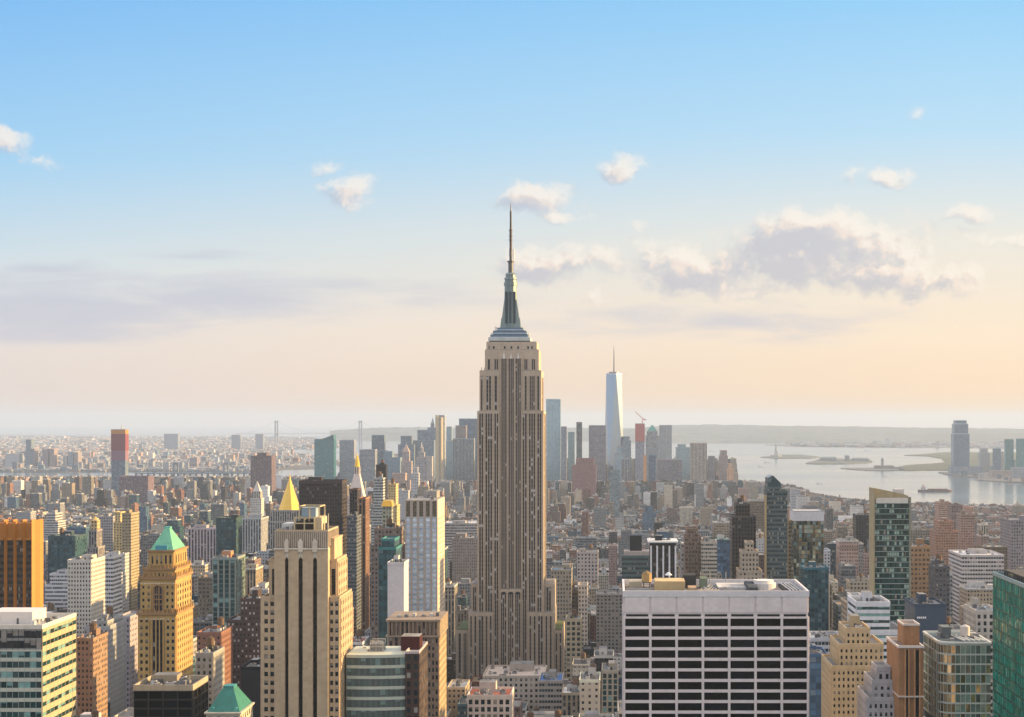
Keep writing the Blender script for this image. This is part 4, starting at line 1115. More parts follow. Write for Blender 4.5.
# ---------------------------------------------------------------- other near and middle towers
G1 = dict(wf=.55, hf=.5, d=.3)
tower('office_tower', 'pale square-windowed office tower with a sunlit right side, lower left', 'office building', 1300, 35, [(67.7, 91, 561)], (.62, .56, .48), 'punch', 2.6, 3.6, vb=625, geo=dict(bay=2.6, wf=.5, hf=.5), n=4)
tower('office_building', 'white horizontally banded low block right of the square-windowed tower', 'office building', 1450, 26, [(99, 113, 558)], (.66, .62, .6), 'ribbon', 4, 4, vb=590, n=1)
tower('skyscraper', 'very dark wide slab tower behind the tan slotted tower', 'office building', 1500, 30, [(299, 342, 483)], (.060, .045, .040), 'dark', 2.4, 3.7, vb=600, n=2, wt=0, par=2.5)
def cr_nylife(T):
    a, c, y0, y1, z = T.top; D = 2000
    R = T.p('pyramid_roof'); w = (X(298, D) - X(276.5, D)) / 2 * 1.06; cx = X(287, D); cy = (y0 + y1) / 2
    oc = [(cx + w * math.cos(math.pi / 4 * i + .39), cy + w * math.sin(math.pi / 4 * i + .39)) for i in range(8)]
    R.prism(oc, z, Z(492, D), 'gold', (.85, .52, .08), [(cx + (p[0] - cx) * .44, cy + (p[1] - cy) * .44) for p in oc])
    R.prism([(cx + (p[0] - cx) * .44, cy + (p[1] - cy) * .44) for p in oc], Z(492, D), Z(481, D), 'gold', (.85, .52, .08), [(cx + (p[0] - cx) * .12, cy + (p[1] - cy) * .12) for p in oc])
    T.p('spire').cyl(cx, cy, 1.6, Z(481, D), Z(475, D), 'gold', (.8, .5, .1), 8, r1=.1)
tower('skyscraper', 'stone tower under a golden octagonal pyramid, behind the tan slotted tower', 'office building', 2000, 34, [(270, 303, 511), (268, 305, 522)], (.36, .33, .3), 'pier', 3, 3.7, vb=535, n=0, big=False, crown=cr_nylife)
def cr_metlife(T):
    a, c, y0, y1, z = T.top; D = 2100; cx, cy = (a + c) / 2, (y0 + y1) / 2; W = (.66, .56, .5)
    T.p('spire_roof').pyramid(a + .5, c - .5, y0 + .5, y1 - .5, z, Z(474, D), 'plain', W, .34)
    T.p('lantern').cyl(cx, cy, 4.4, Z(474, D), Z(467, D), 'pier', W, 8); T.p('cupola').cyl(cx, cy, 3.8, Z(467, D), Z(460, D), 'gold', (.85, .5, .06), 10, r1=2.4)
    T.p('cupola').cyl(cx, cy, 2.4, Z(460, D), Z(453.5, D), 'gold', (.85, .5, .06), 10, r1=.2)
    T.p('clock').cyl(cx, y0 - .6, .1, 0, .1, 'plain', W, 4) if False else None
tower('clock_tower', 'slender white campanile tower with a small golden cupola', 'tower', 2100, 24, [(347.5, 364, 499)], (.62, .53, .47), 'small', 3, 3.8, vb=520, n=0, big=False, crown=cr_metlife)
tower('apartment_tower', 'narrow dark brown tower left of the red-brown one, gold along its right edge', 'apartment building', 1640, 24, [(349.5, 357.3, 490)], (.10, .06, .05), 'dark', 2.6, 3.3, vb=520, n=1)
tower('apartment_tower', 'slim red-brown brick tower with its right edge glowing in the sun', 'apartment building', 1560, 26, [(358.6, 365.6, 499)], (.30, .16, .09), 'pierb', 3, 3.3, vb=620, n=1)
tower('apartment_tower', 'dark glass tower with thin pale floor lines below the brown pair', 'apartment building', 1480, 28, [(347, 356.6, 517)], (.12, .13, .14), 'ribbon', 3, 3.4, vb=600, n=1)
tower('glass_tower', 'slim black tower rising over the pale balconied one', 'apartment building', 2180, 14, [(376, 386, 466)], (.03, .03, .035), 'dark', 3, 3.5, vb=500, n=1, par=2)
tower('apartment_tower', 'pale glass and white banded tower in front of the slim black tower', 'apartment building', 1750, 20, [(373, 382.8, 479), (371, 383.4, 516)], (.42, .42, .4), 'ribbon', 3, 3.2, vb=560, n=2)
tower('apartment_tower', 'golden sunlit stone tower right of the slim black tower', 'apartment building', 1900, 26, [(388, 395.6, 485), (386.5, 397, 506)], (.58, .42, .2), 'small', 3, 3.4, vb=530, n=1)
def cr_goldhat(T):
    a, c, y0, y1, z = T.top; T.p('roof_cap').prism([(a - 1, y0 - 1), (c + 1, y0 - 1), (c + 1, y1 + 1), (a - 1, y1 + 1)], z, z + 4.8, 'gold', (.85, .45, .04), [(a + .5, y0 + .5), (c - .5, y0 + .5), (c - .5, y1 - .5), (a + .5, y1 - .5)])
tower('apartment_tower', 'small stone tower with a bright orange-gold flat cap', 'apartment building', 1250, 16, [(382.6, 391.6, 506.4)], (.34, .34, .26), 'punch', 2.6, 3.4, vb=530, n=0, big=False, crown=cr_goldhat)
tower('office_building', 'mixed brick and glass block under the gold-capped tower', 'office building', 1180, 26, [(374, 399, 530), (371, 403, 548)], (.22, .17, .14), 'punch', 2.8, 3.5, vb=545, n=5, wt=1)
tower('glass_tower', 'teal green glass tower left of the white blank wall', 'office building', 1060, 28, [(381, 394, 540.5), (378.5, 396, 549)], (.05, .2, .2), 'curtain', 2.8, 3.6, vb=640, n=1)
tower('office_building', 'building showing a tall blank white wall with a planted roof', 'office building', 1010, 22, [(387.6, 404, 564)], (.62, .58, .57), 'smooth', 3, 3.6, vb=617, n=2, roofc=(.08, .10, .04))
def blue_window_tower():
    D = 1150.0; x = lambda p: X(p, D); z = lambda q: Z(q, D); BR = (.42, .35, .29)
    T = Thing('office_tower', 'tower with rows of sky-blue windows between stone piers and a dark ribbed crown', 'office building', x(421), D + 25)
    x0, x1, dep = x(405), x(437.6), 48
    T.p('wall').box(x0, x1, D, D + dep, 0, z(500), 'smooth', (.62, .52, .42))
    rh = 3.75; nr = 26; zt = z(517)
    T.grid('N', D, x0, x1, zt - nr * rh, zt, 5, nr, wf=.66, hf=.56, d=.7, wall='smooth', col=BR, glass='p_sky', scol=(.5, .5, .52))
    n = 5; bw = (x1 - x0) / n
    for i in range(n + 1):
        a = x0 + i * bw; T.p('crown_rib', 'cr%d' % i).box(max(x0, a - 1), min(x1, a + 1), D - .7, D, zt, z(500), 'smooth', BR)
        if i < n: T.p('louvre_panel', 'lp%d' % i).box(a + 1, a + bw - 1, D - .3, D, zt + .4, z(501), 'small', (.14, .115, .075), 1.2, 2)
    W2 = T.p('window_strip', 'side'); W2.box(x1 - .1, x1 + .12, D + 4, D + dep - 4, zt - nr * rh, zt, 'small', (.66, .54, .4), 4.5, 3.75)
    T.p('roof').box(x0 + .5, x1 - .5, D + .5, D + dep - .5, z(500), z(500) + .2, 'roof', (.3, .28, .26))
    gear(T, random.Random(5), x0, x1, D, D + dep, z(500) + .2, 6, 0)
    T.done(); FOOT.append((x0, x1, D, D + dep)); reg(D, [(405, 445, 500)], 616)
blue_window_tower()
def bank():
    D = 800.0; x = lambda p: X(p, D); z = lambda q: Z(q, D); C_ = (.22, .16, .12)
    T = Thing('office_building', 'brown classical block with a colonnaded top storey under the blue-windowed tower', 'office building', x(414), D + 20)
    x0, x1, dep = x(388), x(438.6), 34
    W = T.p('wall'); W.box(x0, x1, D, D + dep, 0, z(620), 'pierb', C_, 3, 3.8, notop=True)
    T.p('roof').box(x0 + .5, x1 - .5, D + .5, D + dep - .5, z(620) - 1, z(620) - .6, 'roof', (.2, .17, .15))
    cornice(T, x0, x1, D, D + dep, z(621.5), (.28, .21, .15), 1.1, 1.0)
    for i in range(13):
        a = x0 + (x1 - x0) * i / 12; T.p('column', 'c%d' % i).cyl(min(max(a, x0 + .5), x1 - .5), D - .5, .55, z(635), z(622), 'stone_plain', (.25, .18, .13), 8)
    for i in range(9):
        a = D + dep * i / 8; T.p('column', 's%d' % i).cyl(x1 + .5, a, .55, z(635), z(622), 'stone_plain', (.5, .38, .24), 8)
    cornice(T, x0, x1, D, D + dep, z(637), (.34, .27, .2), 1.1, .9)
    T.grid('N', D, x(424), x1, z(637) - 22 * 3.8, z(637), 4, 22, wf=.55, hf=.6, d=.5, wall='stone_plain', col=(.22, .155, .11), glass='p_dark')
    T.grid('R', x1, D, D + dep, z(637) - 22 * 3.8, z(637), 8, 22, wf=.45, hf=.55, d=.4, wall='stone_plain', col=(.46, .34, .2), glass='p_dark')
    for i, q in enumerate((395, 402, 410, 419, 427, 433)): T.p('ventilation_unit', 'v%d' % i).box(x(q), x(q + 3), D + 8 + i, D + 12 + i, z(620), z(620) + 1.4 + .3 * (i % 3), 'plain', GREY[i])
    T.done(); FOOT.append((x0, x1, D, D + dep)); reg(D, [(388, 445, 616)], 717)
bank()
tower('office_building', 'small white-framed building with a terracotta roof, bottom centre', 'office building', 860, 26, [(467.5, 510.5, 697)], (.62, .55, .5), 'punch', 3.4, 4, vb=717, geo=dict(bay=3.4, wf=.62, hf=.66), roofc=(.42, .12, .06), n=7, wt=0)
tower('warehouse', 'long low building with a pale roof in front of the central skyscraper', 'warehouse', 1165, 50, [(483, 544, 677)], (.5, .44, .38), 'punch', 4, 4, vb=690, roofc=(.5, .43, .38), n=8, wt=0)
tower('office_building', 'low block with a blue tarpaulin on its roof right of the pale-roofed one', 'office building', 1120, 36, [(539, 562, 682)], (.4, .36, .32), 'ribbon', 4, 4, vb=705, roofc=(.07, .16, .36), n=6, wt=0)
tower('office_building', 'teal-windowed block with tall tan piers between central skyscraper and white grid', 'office building', 1000, 30, [(602, 618, 672)], (.40, .34, .26), 'curtain', 3.4, 3.8, vb=700, geo=dict(bay=3.4, wf=.66, hf=.8, glass='p_teal'), n=4, wt=0)
tower('office_building', 'yellowish stone block with big paired windows beside the skyscraper shoulder', 'office building', 1260, 26, [(566, 581, 620)], (.5, .42, .28), 'punch', 3.6, 4.2, vb=645, geo=dict(bay=3.6, wf=.62, hf=.62), n=2)
tower('loft_building', 'brown loft block with dark bushes on the roof and one white end', 'office building', 1500, 26, [(559, 578, 592)], (.26, .2, .15), 'punch2', 3, 3.8, vb=607, roofc=(.03, .05, .035), n=4)
tower('loft_building', 'narrow white loft building closing the brown block with bushes', 'office building', 1490, 26, [(578.4, 587.4, 586)], (.66, .58, .5), 'punch', 3.4, 4.2, vb=607, n=2)
tower('loft_building', 'pinkish white loft building with square windows right of centre', 'office building', 1700, 30, [(577, 598, 553)], (.5, .42, .38), 'punch', 3.6, 4, vb=575, n=4, wt=1)
tower('loft_building', 'grey stone block under a blue-grey mansard roof near the skyscraper', 'office building', 1480, 34, [(551, 571.5, 571)], (.36, .31, .24), 'punch', 3, 3.8, vb=590, roofc=(.12, .18, .25), n=3)
tower('office_building', 'broad brown stone block left of the central skyscraper with rows of small windows', 'office building', 1900, 50, [(452, 478, 539)], (.28, .23, .20), 'small', 2.6, 3.6, vb=575, n=5)
tower('office_building', 'wide pale roofed building left of the central skyscraper', 'office building', 2250, 60, [(444, 477, 524)], (.42, .38, .36), 'ribbon', 3, 4, vb=539, roofc=(.5, .5, .5), n=8)
def cr_blackbox(T):
    D = 1200; T.p('rooftop_tank').box(X(630, D), X(642, D), D + 10, D + 22, T.top[4], Z(536.5, D), 'smooth', (.02, .02, .022)); T.p('penthouse').box(X(624, D), X(654, D), D + 6, D + 24, T.top[4], Z(552, D), 'smooth', (.4, .34, .3), top='roof')
tower('office_building', 'teal glass banded block with a black box on its roof, behind the white grid', 'office building', 1200, 30, [(622, 656, 557)], (.1, .15, .15), 'ribbon', 3, 3.6, vb=580, n=5, wt=0, big=False, crown=cr_blackbox)
def cr_stripes(T):
    a, c, y0, y1, z = T.top; D = 1150
    for i in range(5): T.p('pier', 'pr%d' % i).box(a + (c - a) * (.04 + .235 * i) - .6, a + (c - a) * (.04 + .235 * i) + .6, y0 - .9, y0, 0, z - 2, 'smooth', (.72, .7, .7))
    T.p('roof_frame').box(a - 1.6, c + 1.6, y0 - 1.6, y1 + 1.6, z + .2, z + 1.3, 'smooth', (.62, .62, .6), bot=True)
tower('office_tower', 'black glass tower with white vertical ribs and a flat pale roof', 'office building', 1150, 28, [(650, 676, 543)], (.03, .035, .04), 'dark', 2.4, 3.6, vb=580, n=5, wt=0, crown=cr_stripes)
tower('apartment_building', 'brown brick apartment tower with a copper domed roof plant', 'apartment building', 1240, 26, [(687, 698, 530), (685, 701, 538)], (.21, .14, .10), 'punch2', 2.6, 3.2, vb=578, n=3, wt=1, gcol=(.5, .22, .1))
tower('apartment_building', 'pale balconied apartment block right of the brown brick tower', 'apartment building', 1230, 26, [(701.6, 717, 543)], (.5, .44, .36), 'ribbon', 3, 3.1, vb=578, n=4)
tower('office_tower', 'dark stepped glass tower with a brown top and white window column', 'office building', 1400, 26, [(736, 750, 505), (732, 756, 517)], (.09, .08, .075), 'dark', 2.6, 3.5, vb=575, n=2)
tower('apartment_building', 'tan stepped tower with a white top in front of the dark stepped tower', 'apartment building', 1160, 26, [(747, 754, 544), (742, 759, 553), (739, 762, 572)], (.44, .36, .27), 'punch', 2.8, 3.3, vb=580, n=3)
def cr_slanted(T):
    a, c, y0, y1, z = T.top; D = 1230
    B = T.p('crown'); B.face([(a, y0, z), (c, y0, z), (c, y0, z + 4), (a + 4, y0, z + 10), (a, y0, z + 8)], 'curtain', (.1, .1, .1), [(0, 0), (4, 0), (4, 1), (1, 2), (0, 2)])
    B.face([(c, y0, z), (c, y1, z), (c, y1, z + 4), (c, y0, z + 4)], 'curtain', (.1, .1, .1), [(0, 0), (4, 0), (4, 1), (0, 1)]); B.face([(a, y1, z), (a, y0, z), (a, y0, z + 8), (a, y1, z + 8)], 'curtain', (.1, .1, .1), [(0, 0), (4, 0), (4, 2), (0, 2)])
    B.face([(c, y1, z), (a, y1, z), (a, y1, z + 8), (a + 4, y1, z + 10), (c, y1, z + 4)], 'curtain', (.1, .1, .1), [(0, 0), (4, 0), (4, 2), (1, 2), (0, 1)])
    B.face([(a, y0, z + 8), (a + 4, y0, z + 10), (a + 4, y1, z + 10), (a, y1, z + 8)], 'metal', (.3, .3, .3)); B.face([(a + 4, y0, z + 10), (c, y0, z + 4), (c, y1, z + 4), (a + 4, y1, z + 10)], 'metal', (.3, .3, .3))
    for q, w in ((X(766.2, D), 1.6),): T.p('corner_pier').box(q - w * .4, q + w * .2, y0 - 1, y0 + 8, 0, z - 6, 'stone_plain', (.4, .3, .16))
tower('glass_tower', 'tall dark green glass tower with a slanted top, right of centre', 'apartment building', 1230, 24, [(768, 781, 488), (767, 787.4, 492)], (.09, .12, .12), 'ribbon', 2.6, 3.5, vb=580, n=0, big=False, sb=0.01, crown=cr_slanted)
tower('apartment_tower', 'thin golden-edged tower tucked against the tall slanted glass tower', 'apartment building', 1330, 20, [(787.6, 792, 522)], (.4, .3, .17), 'punch', 3, 3.4, vb=580, n=1)
def cr_white(T):
    a, c, y0, y1, z = T.top
    T.p('crown').box(a - .4, c + .4, y0 - .4, y1 + .4, z - 7.5, z + .6, 'smooth', (.62, .6, .62))
tower('glass_tower', 'glass tower with a blank white crown and mottled golden reflections', 'office building', 1300, 26, [(793.6, 823.6, 512)], (.2, .22, .2), 'mottled', 2.4, 3.6, vb=575, n=0, wt=0, big=False, crown=cr_white)
tower('glass_tower', 'teal glass block standing in front of the white-crowned tower', 'office building', 1150, 30, [(804, 828.6, 569)], (.04, .14, .18), 'curtain', 2.6, 3.6, vb=634, n=2, wt=0)
tower('warehouse', 'low building with a large white rooftop screen right of the white grid', 'office building', 900, 30, [(811, 846, 640)], (.6, .6, .62), 'ribbon', 4, 4, vb=652, roofc=(.5, .48, .46), n=9, wt=0)
tower('office_building', 'small blue glass building between white grid and tan stepped block', 'office building', 830, 26, [(810, 827.6, 656)], (.06, .12, .22), 'curtblue', 2.8, 3.6, vb=690, n=3, wt=0)
def green_residential():
    D = 950.0; x = lambda p: X(p, D); z = lambda q: Z(q, D); FR = (.36, .30, .18)
    T = Thing('glass_tower', 'tall green glass apartment tower framed in sand stone with a slanted crown', 'apartment building', x(890), D + 15)
    x0, x1, dep = x(874.5), x(909), 14
    zt = z(503)
    T.p('wall').box(x0, x1, D, D + dep, 0, zt, 'lights', (.03, .08, .08), 3.1, 3.3)
    nr = 44; rh = 3.3
    B = T.p('balcony_slab')
    for j in range(nr):
        zz = zt - j * rh
        B.box(x0 + .4, x1 - .2, D - .75, D, zz - .28, zz, 'smooth', (.34, .40, .36), bot=True)
    T.p('pier').box(x(872.8), x0, D - 1.2, D + dep, 0, z(488), 'stone_plain', FR)
    T.p('pier', 'p2').box(x1, x(911), D - .4, D + dep, 0, z(497), 'stone_plain', (.24, .24, .18))
    C_ = T.p('crown')
    C_.face([(x0, D + 3, zt), (x1, D + 3, zt), (x1, D + 3, z(496)), (x(903.5), D + 3, z(494)), (x0, D + 3, z(488))], 'stone_plain', FR)
    C_.face([(x1, D + 7, zt), (x0, D + 7, zt), (x0, D + 7, z(488)), (x(903.5), D + 7, z(494)), (x1, D + 7, z(496))], 'stone_plain', FR)
    C_.face([(x0, D + 3, z(488)), (x(903.5), D + 3, z(494)), (x(903.5), D + 7, z(494)), (x0, D + 7, z(488))], 'stone_plain', FR); C_.face([(x1, D + 3, zt), (x1, D + 7, zt), (x1, D + 7, z(496)), (x1, D + 3, z(496))], 'stone_plain', FR)
    C_.face([(x(903.5), D + 3, z(494)), (x1, D + 3, z(496)), (x1, D + 7, z(496)), (x(903.5), D + 7, z(494))], 'stone_plain', FR)
    T.p('parapet').box(x(876), x(908), D - .6, D + 1, zt, z(498), 'smooth', (.62, .58, .52))
    T.p('bulkhead').box(x(898), x(907), D + 10, D + 18, zt, z(490), 'smooth', (.55, .52, .5))
    r = random.Random(6)
    for k in range(70):   # curtains and blinds that show pale behind the glass
        j = r.randrange(40); i = r.randrange(12); a = x0 + (x1 - x0) * (i + .15) / 12
        T.p('window', 'bl%d' % k).box(a, a + (x1 - x0) / 12 * r.choice([.5, .7]), D - .08, D, zt - (j + 1) * rh + .5, zt - j * rh - .6, 'p_pale', (.3, .4, .36))
    T.done(); FOOT.append((x(869), x(911), D, D + dep)); reg(D, [(869, 911, 488)], 605)
green_residential()
tower('office_building', 'orange-brown brick tower with a blue roof sign band right of green tower', 'office building', 1120, 24, [(910, 930, 548)], (.38, .22, .11), 'punch2', 2.8, 3.4, vb=605, n=2)
tower('office_building', 'dark grey narrow tower near the right, flat topped', 'office building', 1080, 24, [(935.5, 949.6, 568)], (.10, .10, .11), 'punch', 2.6, 3.4, vb=600, n=2)
tower('office_building', 'white terraced office block with long window stripes, lower right', 'office building', 850, 34, [(857, 890.5, 604), (857, 904, 632)], (.66, .66, .68), 'ribbon', 3.2, 3.7, vb=665, n=4, wt=0, geo=dict(bay=40, wf=.99, hf=.45, glass='p_teal'))
tower('office_building', 'slim white slab rising behind the white terraced block', 'office building', 900, 20, [(852.6, 864, 598)], (.6, .58, .56), 'smooth', 3.2, 3.7, vb=640, n=1, wt=0)
tower('apartment_building', 'tan stepped stone apartment building with many small windows, lower right', 'apartment building', 700, 34, [(848, 872, 632), (840, 884.6, 647), (832, 888, 668)], (.50, .39, .24), 'punch', 2.2, 3.1, vb=717, geo=dict(bay=2.2, wf=.42, hf=.5), n=3, sb=3)
tower('apartment_building', 'grey-white setback building in front of the tan stepped one', 'apartment building', 610, 26, [(880, 893, 672), (874, 899, 684), (868, 899, 700)], (.42, .40, .40), 'punch', 2.2, 3.1, vb=717, geo=dict(bay=2.2, wf=.46, hf=.5), n=4, sb=3, wt=0)
def brown_slab():
    D = 600.0; x = lambda p: X(p, D); z = lambda q: Z(q, D); OR = (.34, .18, .09)
    T = Thing('apartment_tower', 'orange-brown slab tower with two black window stripes and white coping', 'apartment building', x(911), D + 12)
    x0, x1 = x(898.6), x(923.4)
    T.p('wall').box(x0, x1, D, D + 26, 0, z(648), 'brick', OR)
    for i, (a, c) in enumerate(((905, 908.6), (914.5, 919.5))):
        T.p('window_strip', 'w%d' % i).box(x(a), x(c), D - .15, D + .1, 0, z(650), 'slot', (.02, .02, .02), (x(c) - x(a)) / 2, 3.3)
        for q in (a, c): T.p('pier', 'p%d%s' % (i, q)).box(x(q) - .25, x(q) + .25, D - .8, D, 0, z(649), 'brick', (.46, .24, .12))
    T.p('wall').box(x(900), x0 + .01, D + 1, D + 3, 0, 1, 'brick', OR)
    parapet(T.p('parapet'), x0 - .3, x1 + .3, D - .4, D + 26.3, z(648), .9, .5, 'plain', (.68, .6, .54))
    T.p('elevator_housing').box(x(907), x(923), D + 7, D + 20, z(648), z(628) , 'brick', OR, top='roof', tcol=(.2, .15, .12))
    parapet(T.p('parapet', 'p2'), x(907) - .2, x(923) + .2, D + 6.8, D + 20.2, z(628), .7, .4, 'plain', (.66, .58, .52))
    T.p('roof').box(x0 + .4, x1 - .4, D + .4, D + 25.6, z(648), z(648) + .1, 'roof', (.2, .16, .14))
    for (a, b_) in ((x0, D),): T.p('string_course').box(x0 - .2, x1 + .2, D - 1, D + 26.2, z(697), z(697) + .5, 'plain', (.6, .5, .42), bot=True)
    T.done(); FOOT.append((x0, x1, D, D + 26)); reg(D, [(898, 924, 627)], 717)
brown_slab()
def sign_block():
    D = 860.0
    T = tower('office_building', 'dark blue block with a small white sign near its top, right side', 'office building', D, 30, [(915, 946, 606)], (.045, .07, .11), 'smooth', 3, 4, vb=628, n=4, wt=0, finish=False)
    S_ = T.p('sign')
    for i, (q, w) in enumerate(((917, 1.4), (918.9, 1.4), (920.8, 1.4), (922.7, 1.4), (924.6, 1.4))):
        S_.box(X(q, D), X(q + w, D), D - .2, D, Z(618.5, D), Z(616.6, D), 'plain', (.8, .8, .8))
    T.done()
sign_block()
tower('office_building', 'cream building with tall windows and blue-grey roof beside the emerald tower', 'office building', 900, 30, [(976, 1000, 612)], (.5, .45, .4), 'punch', 3.4, 4, vb=643, roofc=(.3, .38, .48), n=3, geo=dict(bay=3.4, wf=.5, hf=.6))
tower('warehouse', 'broad pale roofed block behind the emerald tower', 'warehouse', 1500, 60, [(962, 1004, 556)], (.55, .5, .48), 'ribbon', 5, 4, vb=575, roofc=(.6, .58, .56), n=9, wt=0)
tower('office_building', 'big grey building against the right edge above the emerald tower', 'office building', 1800, 50, [(1011, 1036, 521)], (.26, .23, .24), 'punch', 3, 3.6, vb=560, n=2)
tower('apartment_tower', 'pair-topped pinkish brick tower standing near the right shoreline', 'apartment building', 2400, 30, [(939, 951, 503)], (.44, .28, .2), 'punch2', 3, 3.3, vb=530, n=2)
tower('apartment_tower', 'brown tower with a bright window band near the right shoreline', 'apartment building', 2300, 30, [(951.6, 962.6, 506)], (.24, .17, .15), 'punch', 3, 3.3, vb=530, n=2)
tower('apartment_building', 'broad orange brick apartment building, right side middle distance', 'apartment building', 1900, 40, [(940, 954, 522), (936, 958, 532)], (.42, .22, .14), 'punch2', 3, 3.2, vb=545, n=3)
tower('apartment_building', 'light brown tall brick slab right of the orange apartment building', 'apartment building', 1950, 26, [(961, 975, 515)], (.33, .24, .2), 'punch2', 3, 3.2, vb=560, n=2)
# left middle distance
tower('office_building', 'dark teal glass block left of the small gold-topped tower', 'office building', 1550, 36, [(48, 75, 537)], (.05, .09, .1), 'curtain', 3, 3.7, vb=560, n=6, wt=1)
def cr_minigold(T):
    a, c, y0, y1, z = T.top; T.p('belfry').box((a + c) / 2 - 3.4, (a + c) / 2 + 3.4, y0 + 4, y1 - 4, z, z + 11, 'punch', (.6, .42, .2)); T.p('dome').cyl((a + c) / 2, (y0 + y1) / 2, 3, z + 11, z + 15, 'gold', (.7, .42, .12), 10, r1=.6)
tower('apartment_tower', 'slim grey tower with a small golden belfry, left side', 'apartment building', 1650, 22, [(88, 96, 531), (85, 98, 548)], (.3, .27, .26), 'pier', 2.8, 3.4, vb=560, n=0, big=False, crown=cr_minigold)
tower('apartment_building', 'wide grey block with golden right end, behind the belfry tower', 'apartment building', 1950, 34, [(99, 113, 517)], (.36, .34, .34), 'punch2', 3, 3.4, vb=545, n=3)
tower('apartment_tower', 'stepped yellow stone tower right of the wide grey block', 'apartment building', 1900, 22, [(114.5, 120, 513), (113.5, 122, 523)], (.6, .44, .2), 'punch', 3, 3.4, vb=545, n=1)
tower('apartment_tower', 'brown tower with a blazing golden right flank, left side', 'apartment building', 1720, 30, [(122, 131, 514)], (.38, .3, .18), 'punch2', 3, 3.4, vb=548, n=1)
tower('office_building', 'cylindrical-topped pale building, far left middle distance', 'office building', 2400, 34, [(46, 55, 514), (43, 58, 522)], (.5, .47, .45), 'ribbon', 3, 3.6, vb=535, n=2)
tower('office_building', 'low white banded building left of the square-windowed tower', 'office building', 1480, 40, [(49, 68, 575), (45, 69, 586)], (.6, .58, .58), 'ribbon', 4, 3.8, vb=600, n=5, wt=0)
tower('office_building', 'grey stone block with white sunny side, below the square-windowed tower', 'office building', 1000, 36, [(92, 106, 623), (84, 108, 628)], (.34, .34, .34), 'punch', 2.6, 3.5, vb=690, n=4, geo=dict(bay=2.6, wf=.42, hf=.5))
tower('office_building', 'plain mauve-grey slab right of the grey stone block', 'office building', 1060, 30, [(117, 130, 618)], (.36, .32, .34), 'small', 3.2, 3.6, vb=690, n=2)
tower('apartment_building', 'brown brick block wedged between cream bands and grey stone block', 'apartment building', 900, 26, [(77, 93, 640)], (.3, .19, .12), 'punch', 2.6, 3.3, vb=680, n=2, wt=1)
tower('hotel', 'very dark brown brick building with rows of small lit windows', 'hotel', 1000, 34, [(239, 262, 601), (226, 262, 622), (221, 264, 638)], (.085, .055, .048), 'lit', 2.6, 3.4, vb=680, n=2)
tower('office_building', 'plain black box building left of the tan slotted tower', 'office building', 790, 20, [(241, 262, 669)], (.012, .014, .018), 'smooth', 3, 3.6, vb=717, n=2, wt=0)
tower('glass_tower', 'grey-green ribbed glass tower with an orange roof box, left of centre', 'office building', 1160, 30, [(212.5, 235.5, 559)], (.26, .3, .28), 'curtain', 2.8, 3.6, vb=618, n=3, wt=0, gcol=(.5, .24, .12), geo=dict(bay=4.2, wf=.72, hf=.75, glass='p_teal', col=(.26, .28, .24), scol=(.09, .13, .13)))
tower('glass_tower', 'dark green mirrored tower behind the grey-green ribbed tower', 'office building', 1520, 26, [(216, 236, 519)], (.05, .08, .07), 'curtain', 2.6, 3.6, vb=555, n=1, wt=0)
tower('apartment_building', 'red-brown brick block below the grey-green ribbed tower', 'apartment building', 960, 28, [(197, 221, 634)], (.26, .13, .09), 'punch', 2.8, 3.4, vb=690, n=4, wt=1, geo=dict(bay=2.8, wf=.42, hf=.5))
tower('office_building', 'grey stone block with pale cornice in front of the red-brown brick block', 'office building', 850, 24, [(196, 213, 655)], (.34, .32, .28), 'punch', 2.8, 3.6, vb=700, n=3, geo=dict(bay=2.8, wf=.45, hf=.55))
tower('office_building', 'wide pinkish-white windowless-looking block behind the green pyramid roof', 'office building', 1950, 40, [(188, 216, 529)], (.46, .40, .42), 'pier', 4, 3.6, vb=552, n=3)
def cr_white_spire(T):
    a, c, y0, y1, z = T.top; cx, cy = (a + c) / 2, (y0 + y1) / 2
    T.p('belfry').box(a + 2, c - 2, y0 + 2, y1 - 2, z, z + 12, 'pier', (.6, .55, .48)); T.p('spire').pyramid(a + 3, c - 3, y0 + 3, y1 - 3, z + 12, z + 28, 'plain', (.55, .5, .44), .05)
tower('clock_tower', 'white stone tower with columned lantern and pointed top, left of gold pyramid', 'tower', 2450, 24, [(250, 261, 499), (248, 262.5, 520)], (.56, .52, .46), 'small', 3, 3.8, vb=545, n=0, big=False, crown=cr_white_spire)
tower('office_building', 'white colonnaded block at the foot of the white spired tower', 'office building', 2250, 50, [(234.5, 261, 519)], (.46, .46, .46), 'pier', 4, 5, vb=545, n=6, wt=0)
tower('office_building', 'black-roofed low building with cream side in front of the yellow tower', 'office building', 600, 22, [(134, 192.5, 689)], (.40, .33, .24), 'smooth', 3, 3.6, vb=717, n=7, wt=0, roofc=(.1, .09, .08), geo=dict(bay=6, wf=.9, hf=.8, col=(.03, .028, .026), glass='p_office'), par=1.6)
